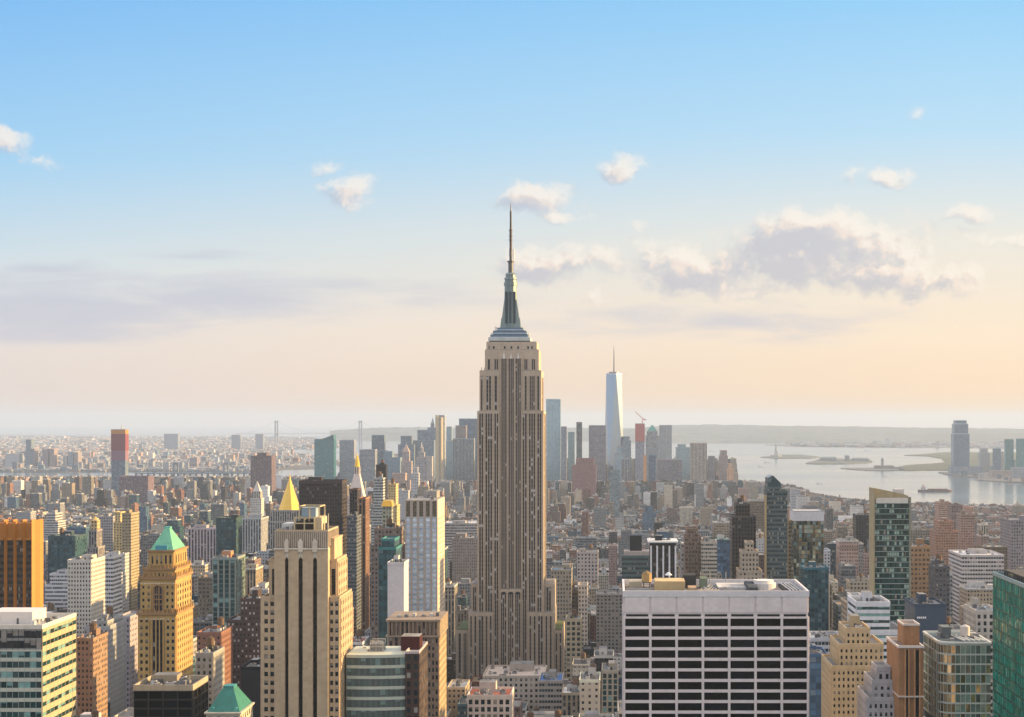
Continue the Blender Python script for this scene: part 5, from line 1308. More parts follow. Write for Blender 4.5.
def green_hip():
    D = 560.0; x = lambda p: X(p, D); z = lambda q: Z(q, D)
    T = Thing('office_building', 'small tower top with a green copper hipped roof at the bottom left', 'office building', x(222), D + 12)
    T.p('wall').box(x(206), x(240), D, D + 20, 0, z(714), 'punch', (.46, .4, .3))
    cornice(T, x(206), x(240), D, D + 20, z(714), (.5, .44, .34), .6, .6)
    T.p('hipped_roof').pyramid(x(206.5), x(239.5), D + .5, D + 19.5, z(712.2), z(692), 'copper', (.03, .17, .13), .3, .34)
    T.p('lantern').box(x(218), x(228.6), D + 7.4, D + 12.6, z(692), z(689.5), 'copper', (.05, .24, .22))
    for i, q in enumerate((211, 234)): T.p('dormer', 'd%d' % i).box(x(q), x(q + 2.4), D + 1, D + 4, z(712.2), z(708), 'copper', (.1, .34, .3))
    T.done(); FOOT.append((x(206), x(240), D, D + 20)); reg(D, [(203, 243, 688)], 717)
green_hip()

# ---------------------------------------------------------------- downtown and the far shore
def far(name, label, cat, D, w, tiers, col, style='hazy', **kw):
    kw.setdefault('vb', 478); kw.setdefault('n', 1); kw.setdefault('wt', 0); kw.setdefault('par', 2)
    kw.setdefault('sb', 4); kw.setdefault('big', False)
    return tower(name, label, cat, D, w, tiers, col, style, 5, 4.2, **kw)
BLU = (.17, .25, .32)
far('glass_tower', 'slant-topped dark teal glass tower alone by the river, left of centre', 'glass tower', 5600, 50, [(314.4, 333.6, 440)], (.05, .16, .18), 'tealfar', crown=lambda T: T.p('crown').prism([(T.top[0], T.top[2]), (T.top[1], T.top[2]), (T.top[1], T.top[3]), (T.top[0], T.top[3])], T.top[4], T.top[4] + 3, 'tealfar', (.05, .16, .18)) or T.p('slanted_screen').face([(T.top[0] + 20, T.top[2] - .5, T.top[4]), (T.top[1], T.top[2] - .5, T.top[4]), (T.top[1], T.top[2] - .5, T.top[4] + 20)], 'tealfar', (.05, .16, .18)) or T.p('slanted_screen').face([(T.top[1] + .5, T.top[2], T.top[4]), (T.top[1] + .5, T.top[3], T.top[4]), (T.top[1] + .5, T.top[3], T.top[4] + 20), (T.top[1] + .5, T.top[2], T.top[4] + 20)], 'tealfar', (.05, .16, .18)))
far('apartment_tower', 'pale slab with a sunlit edge right of the slant-topped teal tower', 'apartment building', 5700, 40, [(339.5, 354, 440.5)], (.34, .34, .38))
far('apartment_building', 'brown housing block with a central roof turret, left of the gold pyramid', 'apartment building', 4700, 60, [(257, 266, 453.5), (250.6, 271.6, 456.5)], (.15, .10, .11), 'punch', vb=480, big=False)
def cr_site(T):
    a, c, y0, y1, z = T.top
    T.p('safety_netting').box(a - .8, c + .8, y0 - .8, y1 + .8, z - 62, z - 12, 'smooth', (.22, .05, .06)); T.p('safety_netting', 'n2').box(a - 1, c + 1, y0 - 1, y1 + 1, z - 12, z + 1, 'smooth', (.5, .22, .06))
    T.p('safety_netting', 'n3').box(a - .4, c + .4, y0 - .4, y1 + .4, z - 92, z - 62, 'smooth', (.24, .12, .16)); T.p('crane').beam((c - 12, y0 + 10, z), (c - 12, y0 + 10, z + 14), 3, 'plain', (.6, .55, .5))
far('unfinished_tower', 'tall tower under construction wrapped in red netting, far left', 'construction tower', 4650, 30, [(111.4, 125.2, 430)], (.16, .2, .24), 'hazy', vb=480, crown=cr_site)
far('office_building', 'low brown block at the foot of the red netted tower', 'office building', 4500, 60, [(119, 148, 477)], (.18, .12, .14), 'punch', vb=487)
# (label, tiers, colour, style, distance, depth)
DT = [
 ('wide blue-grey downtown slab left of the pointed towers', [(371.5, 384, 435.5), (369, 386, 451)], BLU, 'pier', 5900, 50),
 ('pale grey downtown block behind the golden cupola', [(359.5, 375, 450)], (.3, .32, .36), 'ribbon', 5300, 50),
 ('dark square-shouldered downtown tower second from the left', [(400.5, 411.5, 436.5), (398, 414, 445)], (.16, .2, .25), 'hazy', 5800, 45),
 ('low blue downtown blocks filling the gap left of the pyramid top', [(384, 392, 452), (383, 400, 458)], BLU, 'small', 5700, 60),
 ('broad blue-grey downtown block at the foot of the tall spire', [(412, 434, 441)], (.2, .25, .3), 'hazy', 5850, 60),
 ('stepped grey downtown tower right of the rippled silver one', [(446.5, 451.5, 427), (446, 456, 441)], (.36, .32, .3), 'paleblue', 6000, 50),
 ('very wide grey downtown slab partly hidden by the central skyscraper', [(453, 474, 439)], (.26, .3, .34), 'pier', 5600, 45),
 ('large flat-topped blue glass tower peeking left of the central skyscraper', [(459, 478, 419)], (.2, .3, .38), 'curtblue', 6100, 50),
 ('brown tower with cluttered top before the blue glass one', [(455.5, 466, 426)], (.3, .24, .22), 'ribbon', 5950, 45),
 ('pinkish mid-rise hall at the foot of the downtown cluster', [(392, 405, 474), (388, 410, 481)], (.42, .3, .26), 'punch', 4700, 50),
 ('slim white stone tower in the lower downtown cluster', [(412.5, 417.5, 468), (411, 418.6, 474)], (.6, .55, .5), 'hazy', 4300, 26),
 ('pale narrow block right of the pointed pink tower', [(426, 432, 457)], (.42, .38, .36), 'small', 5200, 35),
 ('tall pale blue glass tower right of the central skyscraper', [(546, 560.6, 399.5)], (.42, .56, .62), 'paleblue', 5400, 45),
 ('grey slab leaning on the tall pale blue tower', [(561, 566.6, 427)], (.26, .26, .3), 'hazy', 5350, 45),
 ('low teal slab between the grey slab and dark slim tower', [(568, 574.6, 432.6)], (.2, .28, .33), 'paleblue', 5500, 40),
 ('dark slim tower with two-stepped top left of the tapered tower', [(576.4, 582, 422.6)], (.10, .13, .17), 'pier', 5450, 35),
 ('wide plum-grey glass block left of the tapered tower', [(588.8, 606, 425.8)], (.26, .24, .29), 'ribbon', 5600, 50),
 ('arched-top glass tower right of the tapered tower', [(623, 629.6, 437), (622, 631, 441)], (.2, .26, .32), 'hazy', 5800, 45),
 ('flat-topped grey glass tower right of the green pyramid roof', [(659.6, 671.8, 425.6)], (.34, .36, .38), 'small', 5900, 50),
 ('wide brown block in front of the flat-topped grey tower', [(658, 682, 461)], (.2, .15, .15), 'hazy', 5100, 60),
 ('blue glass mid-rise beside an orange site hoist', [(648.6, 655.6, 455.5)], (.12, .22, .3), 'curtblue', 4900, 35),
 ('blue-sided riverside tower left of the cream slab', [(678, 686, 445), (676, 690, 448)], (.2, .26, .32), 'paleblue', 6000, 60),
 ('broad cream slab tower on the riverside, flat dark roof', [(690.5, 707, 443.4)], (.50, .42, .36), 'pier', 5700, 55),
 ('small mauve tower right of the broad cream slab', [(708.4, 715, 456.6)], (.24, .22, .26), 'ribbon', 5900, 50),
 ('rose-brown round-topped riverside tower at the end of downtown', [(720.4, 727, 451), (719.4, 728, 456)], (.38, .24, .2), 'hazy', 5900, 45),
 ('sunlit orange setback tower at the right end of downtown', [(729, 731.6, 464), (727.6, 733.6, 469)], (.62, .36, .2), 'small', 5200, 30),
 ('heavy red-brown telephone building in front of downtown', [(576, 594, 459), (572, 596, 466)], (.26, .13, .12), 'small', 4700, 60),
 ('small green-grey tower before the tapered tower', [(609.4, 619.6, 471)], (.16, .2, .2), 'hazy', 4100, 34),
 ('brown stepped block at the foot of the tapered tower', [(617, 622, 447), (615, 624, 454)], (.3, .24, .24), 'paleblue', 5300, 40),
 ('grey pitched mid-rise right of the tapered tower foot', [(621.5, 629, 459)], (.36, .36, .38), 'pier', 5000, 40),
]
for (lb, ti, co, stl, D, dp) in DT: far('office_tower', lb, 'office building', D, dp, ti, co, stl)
def needle(T, D, px, y, r=1.6, col=(.3, .32, .36), nm='spire'):
    T.p(nm).cyl(X(px, D), T.top[2] + (T.top[3] - T.top[2]) / 2, r, T.top[4], Z(y, D), 'metal', col, 6, r1=.3)
T = far('skyscraper', 'blue-grey downtown skyscraper rising to a sharp spire', 'skyscraper', 6000, 45, [(430.4, 434, 424), (427.5, 436, 428), (417.4, 436, 430.5)], (.24, .27, .32), crown=lambda T: (T.p('spire_roof').pyramid(T.top[0], T.top[1], T.top[2], T.top[3], T.top[4], Z(418, 6000), 'plain', (.22, .28, .3), .1), needle(T, 6000, 432.2, 415)))
T = far('skyscraper', 'rippled silver skyscraper with bright golden vertical folds', 'skyscraper', 5500, 40, [(435.4, 444.6, 415.6)], (.44, .44, .44), crown=lambda T: [T.p('fold', 'fo%d' % i).prism([(X(q, 5500) - 5, T.top[2]), (X(q, 5500), T.top[2] - 7), (X(q, 5500) + 7, T.top[2])], 0, T.top[4] - 6 * i, 'plain', (.6, .48, .3)) for i, q in enumerate((437.4, 441.6))])  # the sunlit gold strip is put into the fold colour
T = far('office_tower', 'pink stone tower ending in a steep pyramid, downtown left', 'office building', 5000, 32, [(402, 409, 452), (401, 411.4, 462)], (.5, .36, .3), crown=lambda T: (T.p('pyramid_roof').pyramid(T.top[0], T.top[1], T.top[2], T.top[3], T.top[4], Z(444, 5000), 'plain', (.46, .34, .28), .03)))
T = far('office_tower', 'classical downtown tower tapering to a thin statue-topped lantern', 'office building', 5200, 34, [(419.4, 422.4, 448), (418, 424, 453), (416, 426.4, 458)], (.42, .36, .35), crown=lambda T: (T.p('lantern').cyl(X(420.9, 5200), (T.top[2] + T.top[3]) / 2, 4, T.top[4], Z(444.5, 5200), 'plain', (.5, .42, .38), 8, r1=2), needle(T, 5200, 420.9, 441.5, 2)))
def cr_greendome(T):
    T.p('pyramid_roof').pyramid(T.top[0], T.top[1], T.top[2], T.top[3], T.top[4], Z(425, 5900), 'copper', (.10, .30, .26), .1)
far('office_tower', 'grey glass tower under a green copper pyramid, right of the red-topped one', 'office building', 5900, 46, [(647, 657.6, 431.6), (645.6, 659, 436)], (.34, .33, .34), crown=cr_greendome)
def cr_redtop(T):
    a, c, y0, y1, z = T.top; D = 5300
    T.p('safety_netting').box(a - .5, c + .5, y0 - .5, y1 + .5, z - 60, z, 'smooth', (.46, .14, .12))
    K = T.p('crane'); cx = (a + c) / 2 + 8; K.beam((cx, y0 + 15, z), (cx, y0 + 15, z + 16), 3, 'plain', (.7, .2, .12)); K.beam((cx + 8, y0 + 15, z + 13), (cx - 24, y0 + 15, z + 42), 2.2, 'plain', (.7, .25, .15)); K.beam((cx + 14, y0 + 15, z + 13), (cx, y0 + 15, z + 20), 2.5, 'plain', (.5, .2, .15))
far('unfinished_tower', 'unfinished red-topped tower with a crane right of the tapered tower', 'construction tower', 5300, 36, [(635.4, 644.6, 424)], (.34, .32, .36), crown=cr_redtop)
def cr_mansardorange(T):
    pass
far('building_hoist', 'thin orange construction hoist tower before the unfinished tower', 'construction tower', 4850, 8, [(643.6, 646.4, 456)], (.6, .28, .1), 'smooth')
def tapered():
    D = 5800.0; x = lambda p: X(p, D); z = lambda q: Z(q, D)
    T = Thing('skyscraper', 'tallest distant tapered glass skyscraper with a long thin mast', 'skyscraper', x(614), D + 30)
    cx, cy, h = x(614), D + 31, 31.0
    a = .28
    rot = lambda px_, py_, t: (cx + px_ * math.cos(t) - py_ * math.sin(t), cy + px_ * math.sin(t) + py_ * math.cos(t))
    B0 = [rot(sx * h, sy * h, a) for sx, sy in ((-1, -1), (1, -1), (1, 1), (-1, 1))]
    hr = h * .98; T0 = [rot(hr * math.cos(t), hr * math.sin(t), a) for t in (-math.pi / 2, 0, math.pi / 2, math.pi)]
    zb, zt = 40, z(374.5)
    T.p('podium').prism(B0, 0, zb, 'curtblue', (.3, .4, .46), cap=False)
    for i in range(4):
        p, q = B0[i], B0[(i + 1) % 4]; t = T0[i]; t2 = T0[(i + 1) % 4]
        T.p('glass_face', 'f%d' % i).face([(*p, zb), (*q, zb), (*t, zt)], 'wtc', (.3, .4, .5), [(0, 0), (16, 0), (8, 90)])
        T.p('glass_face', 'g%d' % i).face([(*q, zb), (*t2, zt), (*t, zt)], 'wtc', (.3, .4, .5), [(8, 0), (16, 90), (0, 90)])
    T.p('roof').prism(T0, zt - 1, zt + 5, 'metal', (.5, .52, .55))
    T.p('mast_ring').cyl(cx, cy, 19, zt + 6, zt + 11, 'metal', (.3, .3, .32), 16)
    T.p('mast').cyl(cx, cy, 3.2, zt + 5, z(350), 'metal', (.2, .2, .22), 8, r1=1.5); T.p('mast').cyl(cx, cy, 1.5, z(350), z(344.6), 'metal', (.2, .2, .22), 6, r1=.5)
    T.done(); FOOT.append((cx - 40, cx + 40, D - 8, D + 70)); reg(D, [(606, 622, 374)], 462)
tapered()
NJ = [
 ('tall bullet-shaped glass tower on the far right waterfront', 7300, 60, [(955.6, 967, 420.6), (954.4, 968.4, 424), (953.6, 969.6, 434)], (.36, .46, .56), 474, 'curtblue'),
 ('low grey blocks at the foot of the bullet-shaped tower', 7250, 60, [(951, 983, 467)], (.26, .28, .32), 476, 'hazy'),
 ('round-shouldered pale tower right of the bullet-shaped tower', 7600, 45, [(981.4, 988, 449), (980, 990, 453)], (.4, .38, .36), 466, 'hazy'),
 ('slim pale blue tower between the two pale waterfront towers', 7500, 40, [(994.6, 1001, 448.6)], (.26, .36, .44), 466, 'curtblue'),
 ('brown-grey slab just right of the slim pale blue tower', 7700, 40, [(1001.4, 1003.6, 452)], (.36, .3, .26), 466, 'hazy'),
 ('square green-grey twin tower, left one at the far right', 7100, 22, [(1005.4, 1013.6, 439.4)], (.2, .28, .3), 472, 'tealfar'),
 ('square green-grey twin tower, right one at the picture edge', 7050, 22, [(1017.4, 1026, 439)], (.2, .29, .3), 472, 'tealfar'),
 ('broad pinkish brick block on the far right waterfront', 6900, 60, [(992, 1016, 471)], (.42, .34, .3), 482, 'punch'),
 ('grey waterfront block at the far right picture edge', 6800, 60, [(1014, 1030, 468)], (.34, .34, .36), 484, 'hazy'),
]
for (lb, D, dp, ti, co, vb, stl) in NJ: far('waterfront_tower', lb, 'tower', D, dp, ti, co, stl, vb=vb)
BK = [
 ('dark slim tower on the left far bank', [(25.6, 31, 440), (25, 33, 451)], (.16, .2, .24)), ('white cylinder-like block on the far left bank', [(5, 19, 454)], (.6, .58, .56)),
 ('thin brown slab on the left far bank, right of the dark slim one', [(32.5, 34.6, 449)], (.3, .22, .2)), ('pink-brown slab on the left far bank, left of a pair', [(42, 48, 449.5)], (.36, .24, .24)), ('pink-brown slab on the left far bank, right of a pair', [(49.6, 54, 449)], (.4, .26, .22)),
 ('pale sunlit slab on the left far bank before the netted tower', [(63, 67, 456)], (.5, .42, .36)), ('slim grey-blue slab on the left far bank', [(68, 73, 452)], (.3, .34, .38)), ('warm brown slab on the left far bank, nearest the netted tower', [(74, 78, 452.5)], (.4, .28, .22)),
 ('hazy square block on the far horizon, left of the bridge tower', [(231.6, 240, 435)], (.2, .2, .26)), ('second hazy square block on the horizon nearer the bridge tower', [(255.4, 263, 434.4)], (.2, .2, .26)), ('hazy wide block on the horizon above the left housing', [(164, 178, 434)], (.24, .26, .32)),
 ('small brown slab by the river at the left', [(190, 197, 458)], (.3, .22, .22)),
]
for i, (lb, ti, co) in enumerate(BK):
    Dk = 8200 if ti[0][2] > 436 and ti[0][0] < 200 else 13000
    if i in (8, 9, 10): Dk = 13500
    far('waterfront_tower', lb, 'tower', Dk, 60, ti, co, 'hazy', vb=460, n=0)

# suspension bridge on the horizon
def bridge():
    D = 17000.0; C_ = (.22, .25, .30)
    T = Thing('suspension_bridge', 'faint grey suspension bridge with two towers on the hazy horizon', 'bridge', X(318, D), D)
    zt, zd = Z(420.6, D), Z(433.6, D)
    for k, q in enumerate((276.5, 360.5)):
        B = T.p('bridge_tower', 'bt%d' % k)
        for s_ in (-1, 1): B.box(X(q, D) + s_ * 13 - 7, X(q, D) + s_ * 13 + 7, D - 8, D + 8, 0, zt, 'plain', C_)
        B.box(X(q, D) - 13, X(q, D) + 13, D - 7, D + 7, zt - 22, zt - 4, 'plain', C_, bot=True); B.box(X(q, D) - 13, X(q, D) + 13, D - 7, D + 7, zd - 14, zd, 'plain', C_, bot=True)
    T.p('deck').box(X(236, D), X(400, D), D - 14, D + 14, zd - 3, zd + 1, 'plain', C_, bot=True)
    pts = []
    for i in range(41):
        q = 236 + (400 - 236) * i / 40
        if q < 276.5: t = (q - 236) / 40.5; z = zd + (zt - zd) * t * t
        elif q < 360.5: t = (q - 318.5) / 42; z = zd + 8 + (zt - zd - 8) * t * t
        else: t = (400 - q) / 39.5; z = zd + (zt - zd) * t * t
        pts.append((X(q, D), D, z))
    for a, b_ in zip(pts[:-1], pts[1:]): T.p('cable').beam(a, b_, 1.6, 'plain', C_)
    T.done()
bridge()
def river_bridge(label, px0, px1, py, D, tw, h):
    T = Thing('road_bridge', label, 'bridge', X((px0 + px1) / 2, D), D)
    zd = Z(py, D); C_ = (.16, .19, .23)
    T.p('deck').box(X(px0, D), X(px1, D), D - 14, D + 14, zd - 5, zd, 'plain', C_, bot=True)
    for k, q in enumerate(tw):
        for s_ in (-1, 1): T.p('bridge_tower', 't%d' % k).box(X(q, D) + s_ * 9 - 3, X(q, D) + s_ * 9 + 3, D - 5, D + 5, 0, h, 'plain', C_)
        T.p('bridge_tower', 't%d' % k).box(X(q, D) - 9, X(q, D) + 9, D - 5, D + 5, h - 8, h, 'plain', C_, bot=True)
    for k in range(int((px1 - px0) / 6)): T.p('pier', 'p%d' % k).box(X(px0 + 6 * k, D) - 3, X(px0 + 6 * k, D) + 3, D - 6, D + 6, 0, zd - 5, 'plain', C_)
    cur = []
    lo, hi = tw
    for i in range(25):
        q = lo - 22 + (hi - lo + 44) * i / 24
        t = (q - (lo + hi) / 2) / ((hi - lo) / 2)
        z = zd + (h - zd) * min(1, t * t) if abs(t) <= 1 else zd + (h - zd) * max(0, 1 - (abs(t) - 1) * (hi - lo) / 2 / 22) ** 1.5
        cur.append((X(q, D), D - 12, z))
    for a, b_ in zip(cur[:-1], cur[1:]): T.p('cable').beam(a, b_, 2, 'plain', C_)
    T.done()
river_bridge('long low grey bridge crossing the river on the left', 136, 262, 472.6, 7000, (176, 226), 66)

# statue on its island
def statue():
    D = DG(457.2); C_ = (.16, .26, .24); cx = X(776, D)
    T = Thing('statue', 'tiny green robed statue raising a torch on a stone pedestal, harbour island', 'statue', cx, D)
    P_ = T.p('pedestal'); P_.prism([(cx + 40 * math.cos(t), D + 40 * math.sin(t)) for t in [math.pi / 5 * i for i in range(10)]], 3, 14, 'plain', (.36, .34, .3)); P_.pyramid(cx - 12, cx + 12, D - 12, D + 12, 14, 47, 'plain', (.4, .37, .32), .7)
    B = T.p('figure'); B.cyl(cx, D, 6.5, 47, 78, 'copper', C_, 10, r1=4.2); B.cyl(cx, D, 4.2, 78, 82, 'copper', C_, 10, r1=1.6); B.cyl(cx, D, 2.4, 82, 88, 'copper', C_, 8, r1=2)
    B.beam((cx - 4, D, 79), (cx - 6.5, D, 92), 2.4, 'copper', C_); B.beam((cx + 3.5, D, 78), (cx + 5.5, D, 69), 3, 'copper', C_)
    for i in range(5): B.beam((cx, D, 88), (cx + 4 * math.cos(.5 + i * .53), D, 88 + 3 * math.sin(.5 + i * .53)), .5, 'copper', C_)
    T.p('torch').cyl(cx - 6.5, D, 1.2, 92, 97, 'gold', (.7, .5, .15), 8, r1=.4)
    T.done()
statue()
def boat(px, py, L, label, kind='barge', wake=True):
    D = DG(py); cx = X(px, D); T = Thing(kind, label, 'boat', cx, D)
    w = L * .16
    H = T.p('hull'); H.prism([(cx - L / 2, D), (cx - L * .42, D - w / 2), (cx + L * .42, D - w / 2), (cx + L / 2, D - w * .1), (cx + L / 2, D + w * .1), (cx + L * .42, D + w / 2), (cx - L * .42, D + w / 2)], .1, L * .055, 'plain', (.14, .09, .09) if kind == 'barge' else (.6, .6, .6))
    T.p('deckhouse').box(cx - L * .4, cx - L * .28, D - w * .35, D + w * .35, L * .055, L * .15, 'plain', (.55, .5, .48)); T.p('funnel').cyl(cx - L * .34, D, L * .02, L * .15, L * .2, 'plain', (.3, .1, .08), 8)
    if kind == 'barge':
        for k in range(6): T.p('cargo', 'c%d' % k).box(cx - L * .22 + k * L * .1, cx - L * .14 + k * L * .1, D - w * .35, D + w * .35, L * .055, L * .085, 'brick', (.2, .12, .1))
    T.done()
boat(935, 491.6, 125, 'long dark cargo barge crossing the harbour at the right')
for (q, y, L, lb) in ((767.5, 462.8, 45, 'small dark ferry in mid harbour left of the islands'), (761.4, 467, 40, 'tiny white boat trailing a wake near downtown tip'), (820, 484, 30, 'tiny white boat near the Manhattan shore, mid right'), (712, 451.4, 60, 'faint white ship far out behind downtown'), (868, 451, 60, 'faint ship far out by the opposite shore'), (886, 477, 30, 'tiny white boat left of the cargo barge')):
    boat(q, y, L, lb.replace('Manhattan ', 'city '), 'ferry')
def terminal():
    D = DG(469.2); cx = X(883, D); T = Thing('ferry_terminal', 'old pier terminal with a small clock turret on the peninsula tip', 'building', cx, D)
    T.p('wall').box(cx - 45, cx + 55, D - 15, D + 25, 2, 20, 'punch', (.3, .26, .24)); T.p('turret').box(cx - 10, cx + 2, D - 8, D + 4, 20, 48, 'plain', (.34, .32, .3)); T.p('turret_roof', parent='turret').pyramid(cx - 12, cx + 4, D - 10, D + 6, 48, 62, 'copper', (.12, .2, .2), .05)
    T.p('shed').box(cx + 55, cx + 110, D - 10, D + 20, 2, 13, 'plain', (.3, .28, .26)); T.done()
    D = DG(461.5)
    for k, (a, c, h, lb) in enumerate(((820, 836, 22, 'long hall on the larger harbour island'), (845, 849, 34, 'small turreted house on the larger harbour island'), (852, 868, 16, 'low wing at the right of the larger harbour island'))):
        T = Thing('island_building', lb, 'building', X((a + c) / 2, D), D); T.p('wall').box(X(a, D), X(c, D), D - 20, D + 20, 3, h, 'hazy', (.3, .24, .22)); T.p('roof').prism([(X(a, D), D - 20), (X(c, D), D - 20), (X(c, D), D + 20), (X(a, D), D + 20)], h, h + 8, 'copper', (.14, .2, .2), [(X(a, D) + 5, D - 2), (X(c, D) - 5, D - 2), (X(c, D) - 5, D + 2), (X(a, D) + 5, D + 2)]); T.done()
terminal()
# ---------------------------------------------------------------- the city between the named towers
def inside(pt, poly):
    x, y = pt; c = False; j = len(poly) - 1
    for i in range(len(poly)):
        xi, yi = poly[i]; xj, yj = poly[j]
        if (yi > y) != (yj > y) and x < (xj - xi) * (y - yi) / (yj - yi) + xi: c = not c
        j = i
    return c
MANH = [(-1400, -300), (-4200, 5500)] + shore + [(1500, 1500), (900, -300)]
AVE = [-2700, -2450, -2200, -1950, -1690, -1440, -1200, -980, -790, -640, -510, -370, -227, 45, 290, 532, 802, 1072, 1342, 1612, 1882, 2150]
WALLS = [  # colour, word, kind, style choices, weight
    ((.24, .11, .075), 'red-brown', 'brick', ['punch', 'punch2', 'small'], 9), ((.36, .18, .11), 'orange-red', 'brick', ['punch', 'punch2'], 6),
    ((.15, .105, .085), 'dark brown', 'brick', ['punch', 'small'], 9), ((.38, .30, .21), 'tan', 'stone', ['punch', 'punch2', 'pier'], 10),
    ((.52, .45, .35), 'cream', 'stone', ['punch', 'pier', 'small'], 7), ((.24, .245, .25), 'grey', 'stone', ['punch', 'ribbon', 'punch2'], 15),
    ((.44, .44, .45), 'pale grey', 'concrete', ['ribbon', 'punch'], 8), ((.66, .64, .62), 'white', 'concrete', ['ribbon', 'punch', 'small'], 8),
    ((.40, .27, .23), 'pinkish', 'brick', ['punch', 'small', 'punch2'], 5), ((.07, .13, .16), 'blue-grey', 'glass', ['curtain', 'curtblue', 'ribbon'], 13),
    ((.06, .065, .07), 'charcoal', 'glass', ['dark', 'ribbon'], 9)]
WW = [w[4] for w in WALLS]
ROOFS = [((.09, .09, .095), 'black', 11), ((.40, .39, .38), 'silver', 6), ((.20, .19, .18), 'grey', 9), ((.62, .60, .58), 'white', 4), ((.30, .22, .15), 'tan', 5), ((.10, .14, .16), 'slate', 9), ((.34, .13, .08), 'terracotta', 1), ((.10, .30, .26), 'copper-green', 1), ((.05, .08, .035), 'planted', 1)]
RW = [r[2] for r in ROOFS]
rng = random.Random(2024)
FILL = []
def clash(x0, x1, y0, y1):
    for (a, b_, c, d) in FOOT:
        if x0 < b_ + 1 and x1 > a - 1 and y0 < d + 1 and y1 > c - 1: return True
    return False
def cap(x0, x1, y0, h):
    """lowest height that keeps the named towers behind in sight"""
    p0, p1 = VX + x0 / y0 * F, VX + x1 / y0 * F
    for (D, a, b_, yt, vb) in SEEN:
        if D > y0 and a < p1 - .5 and b_ > p0 + .5: h = min(h, Z(vb + 1, y0 + 26) - 5)
    return h
def limit_row(px, D):
    """no anonymous roof rises above this picture row"""
    if px > 735 and D > 1900: return float(np.interp(px, [735, 797, 816, 856, 910, 1030], [482, 489, 497, 502, 505, 509])) + (rng.uniform(-2, 8) if D < 4000 else rng.uniform(-4, 1))
    if D < 1250:
        if 440 < px < 566: return 672
        if 566 <= px < 622: return 628
        if 815 < px: return 600
        return 612
    if D < 1900: return 556 if 445 < px < 640 else (540 if px > 640 else 548)
    if D < 2700: return 524 if px < 640 else 521
    if D < 3700: return 506 if px > 640 else 503
    return (478 if D < 4800 else 458) if px > 340 else 476.5
def zone_h(D, px):
    u = rng.random(); side = px < 465 or px > 640
    if side and 1150 <= D < 2100 and rng.random() < .45: return rng.uniform(45, 125)
    if side and 2100 <= D < 2700 and rng.random() < .10: return rng.uniform(35, 85)
    if D < 1150: return rng.uniform(35, 80) if u < .75 else rng.uniform(80, 130)
    if D < 1800: return rng.uniform(18, 52) if u < .86 else rng.uniform(55, 100)
    if D < 2700: return rng.uniform(13, 34) if u < .93 else rng.uniform(42, 90)
    if D < 4200: return rng.uniform(10, 22) if u < .96 else rng.uniform(32, 72)
    if 380 < px < 735 and D > 4700: return rng.uniform(22, 70) if u < .8 else rng.uniform(70, 130)
    return rng.uniform(11, 22) if u < .84 else rng.uniform(34, 66)
y = 560.0
while y < 6950:
    step = 80 if y < 4300 else 74
    for i in range(len(AVE) - 1):
        xa, xb = AVE[i] + 13, AVE[i + 1] - 13
        if y > 2440: o_x = 75 * math.sin(int(y / 480) * 2.3); xa, xb = xa + o_x, xb + o_x
        if VX + xa / y * F > 1100 or VX + xb / (y + step) * F < -70: continue
        for (ya, yb) in ((y + 8, y + step / 2 - 2), (y + step / 2 + 1, y + step - 8)):
            x = xa
            while x < xb - 6:
                w = min(rng.choice([7, 7.5, 8, 9, 10, 12, 15, 18, 24, 30]) * (1.0 if y < 2600 else .95) * (1 if y > 1100 else 1.3), xb - x)
                if xb - x - w < 6: w = xb - x
                x0, x1 = x, x + w; x += w + (0.02 if rng.random() < .8 else 1.5)
                px = VX + (x0 + x1) / 2 / ya * F
                if px < -40 or px > 1064: continue
                if not inside(((x0 + x1) / 2, yb), MANH): continue
                h = zone_h(ya, px)
                if w > 20: h *= 1.25
                elif w < 10: h = min(h, rng.uniform(14, 26))
                d = (yb - ya) * (rng.uniform(.72, 1.0) if h < 60 else .95)
                y0, y1 = (ya, ya + d) if (ya - y) < 20 else (yb - d, yb)
                if clash(x0, x1, y0, y1): continue
                hc = min(cap(x0, x1, y0, h), Z(limit_row(px, y0), y0))
                if hc < h: h = hc - rng.uniform(0, 8)
                h = cap(x0, x1, y0, h)
                if h < 6: continue
                if px > 740 and rng.random() < .35: wi = rng.choice([0, 1, 3, 8, 8, 4])
                else: wi = rng.choices(range(len(WALLS)), WW)[0]
                if h > 70 and wi < 3: wi = rng.choice([3, 4, 5, 8])
                ri = rng.choices(range(len(ROOFS)), RW)[0]
                k = rng.choice([rng.uniform(.45, 1.0), rng.uniform(.85, 1.45)])
                if wi not in (4, 7): k *= .82
                FILL.append(dict(x0=x0, x1=x1, y0=y0, y1=y1, h=h, wi=wi, ri=ri, col=tuple(c * k for c in WALLS[wi][0]), style=rng.choice(WALLS[wi][3]), seed=rng.random(), tank=rng.random() < .3 and w > 9, set=rng.random() < .3 and h > 40 and w > 16))
    y += step

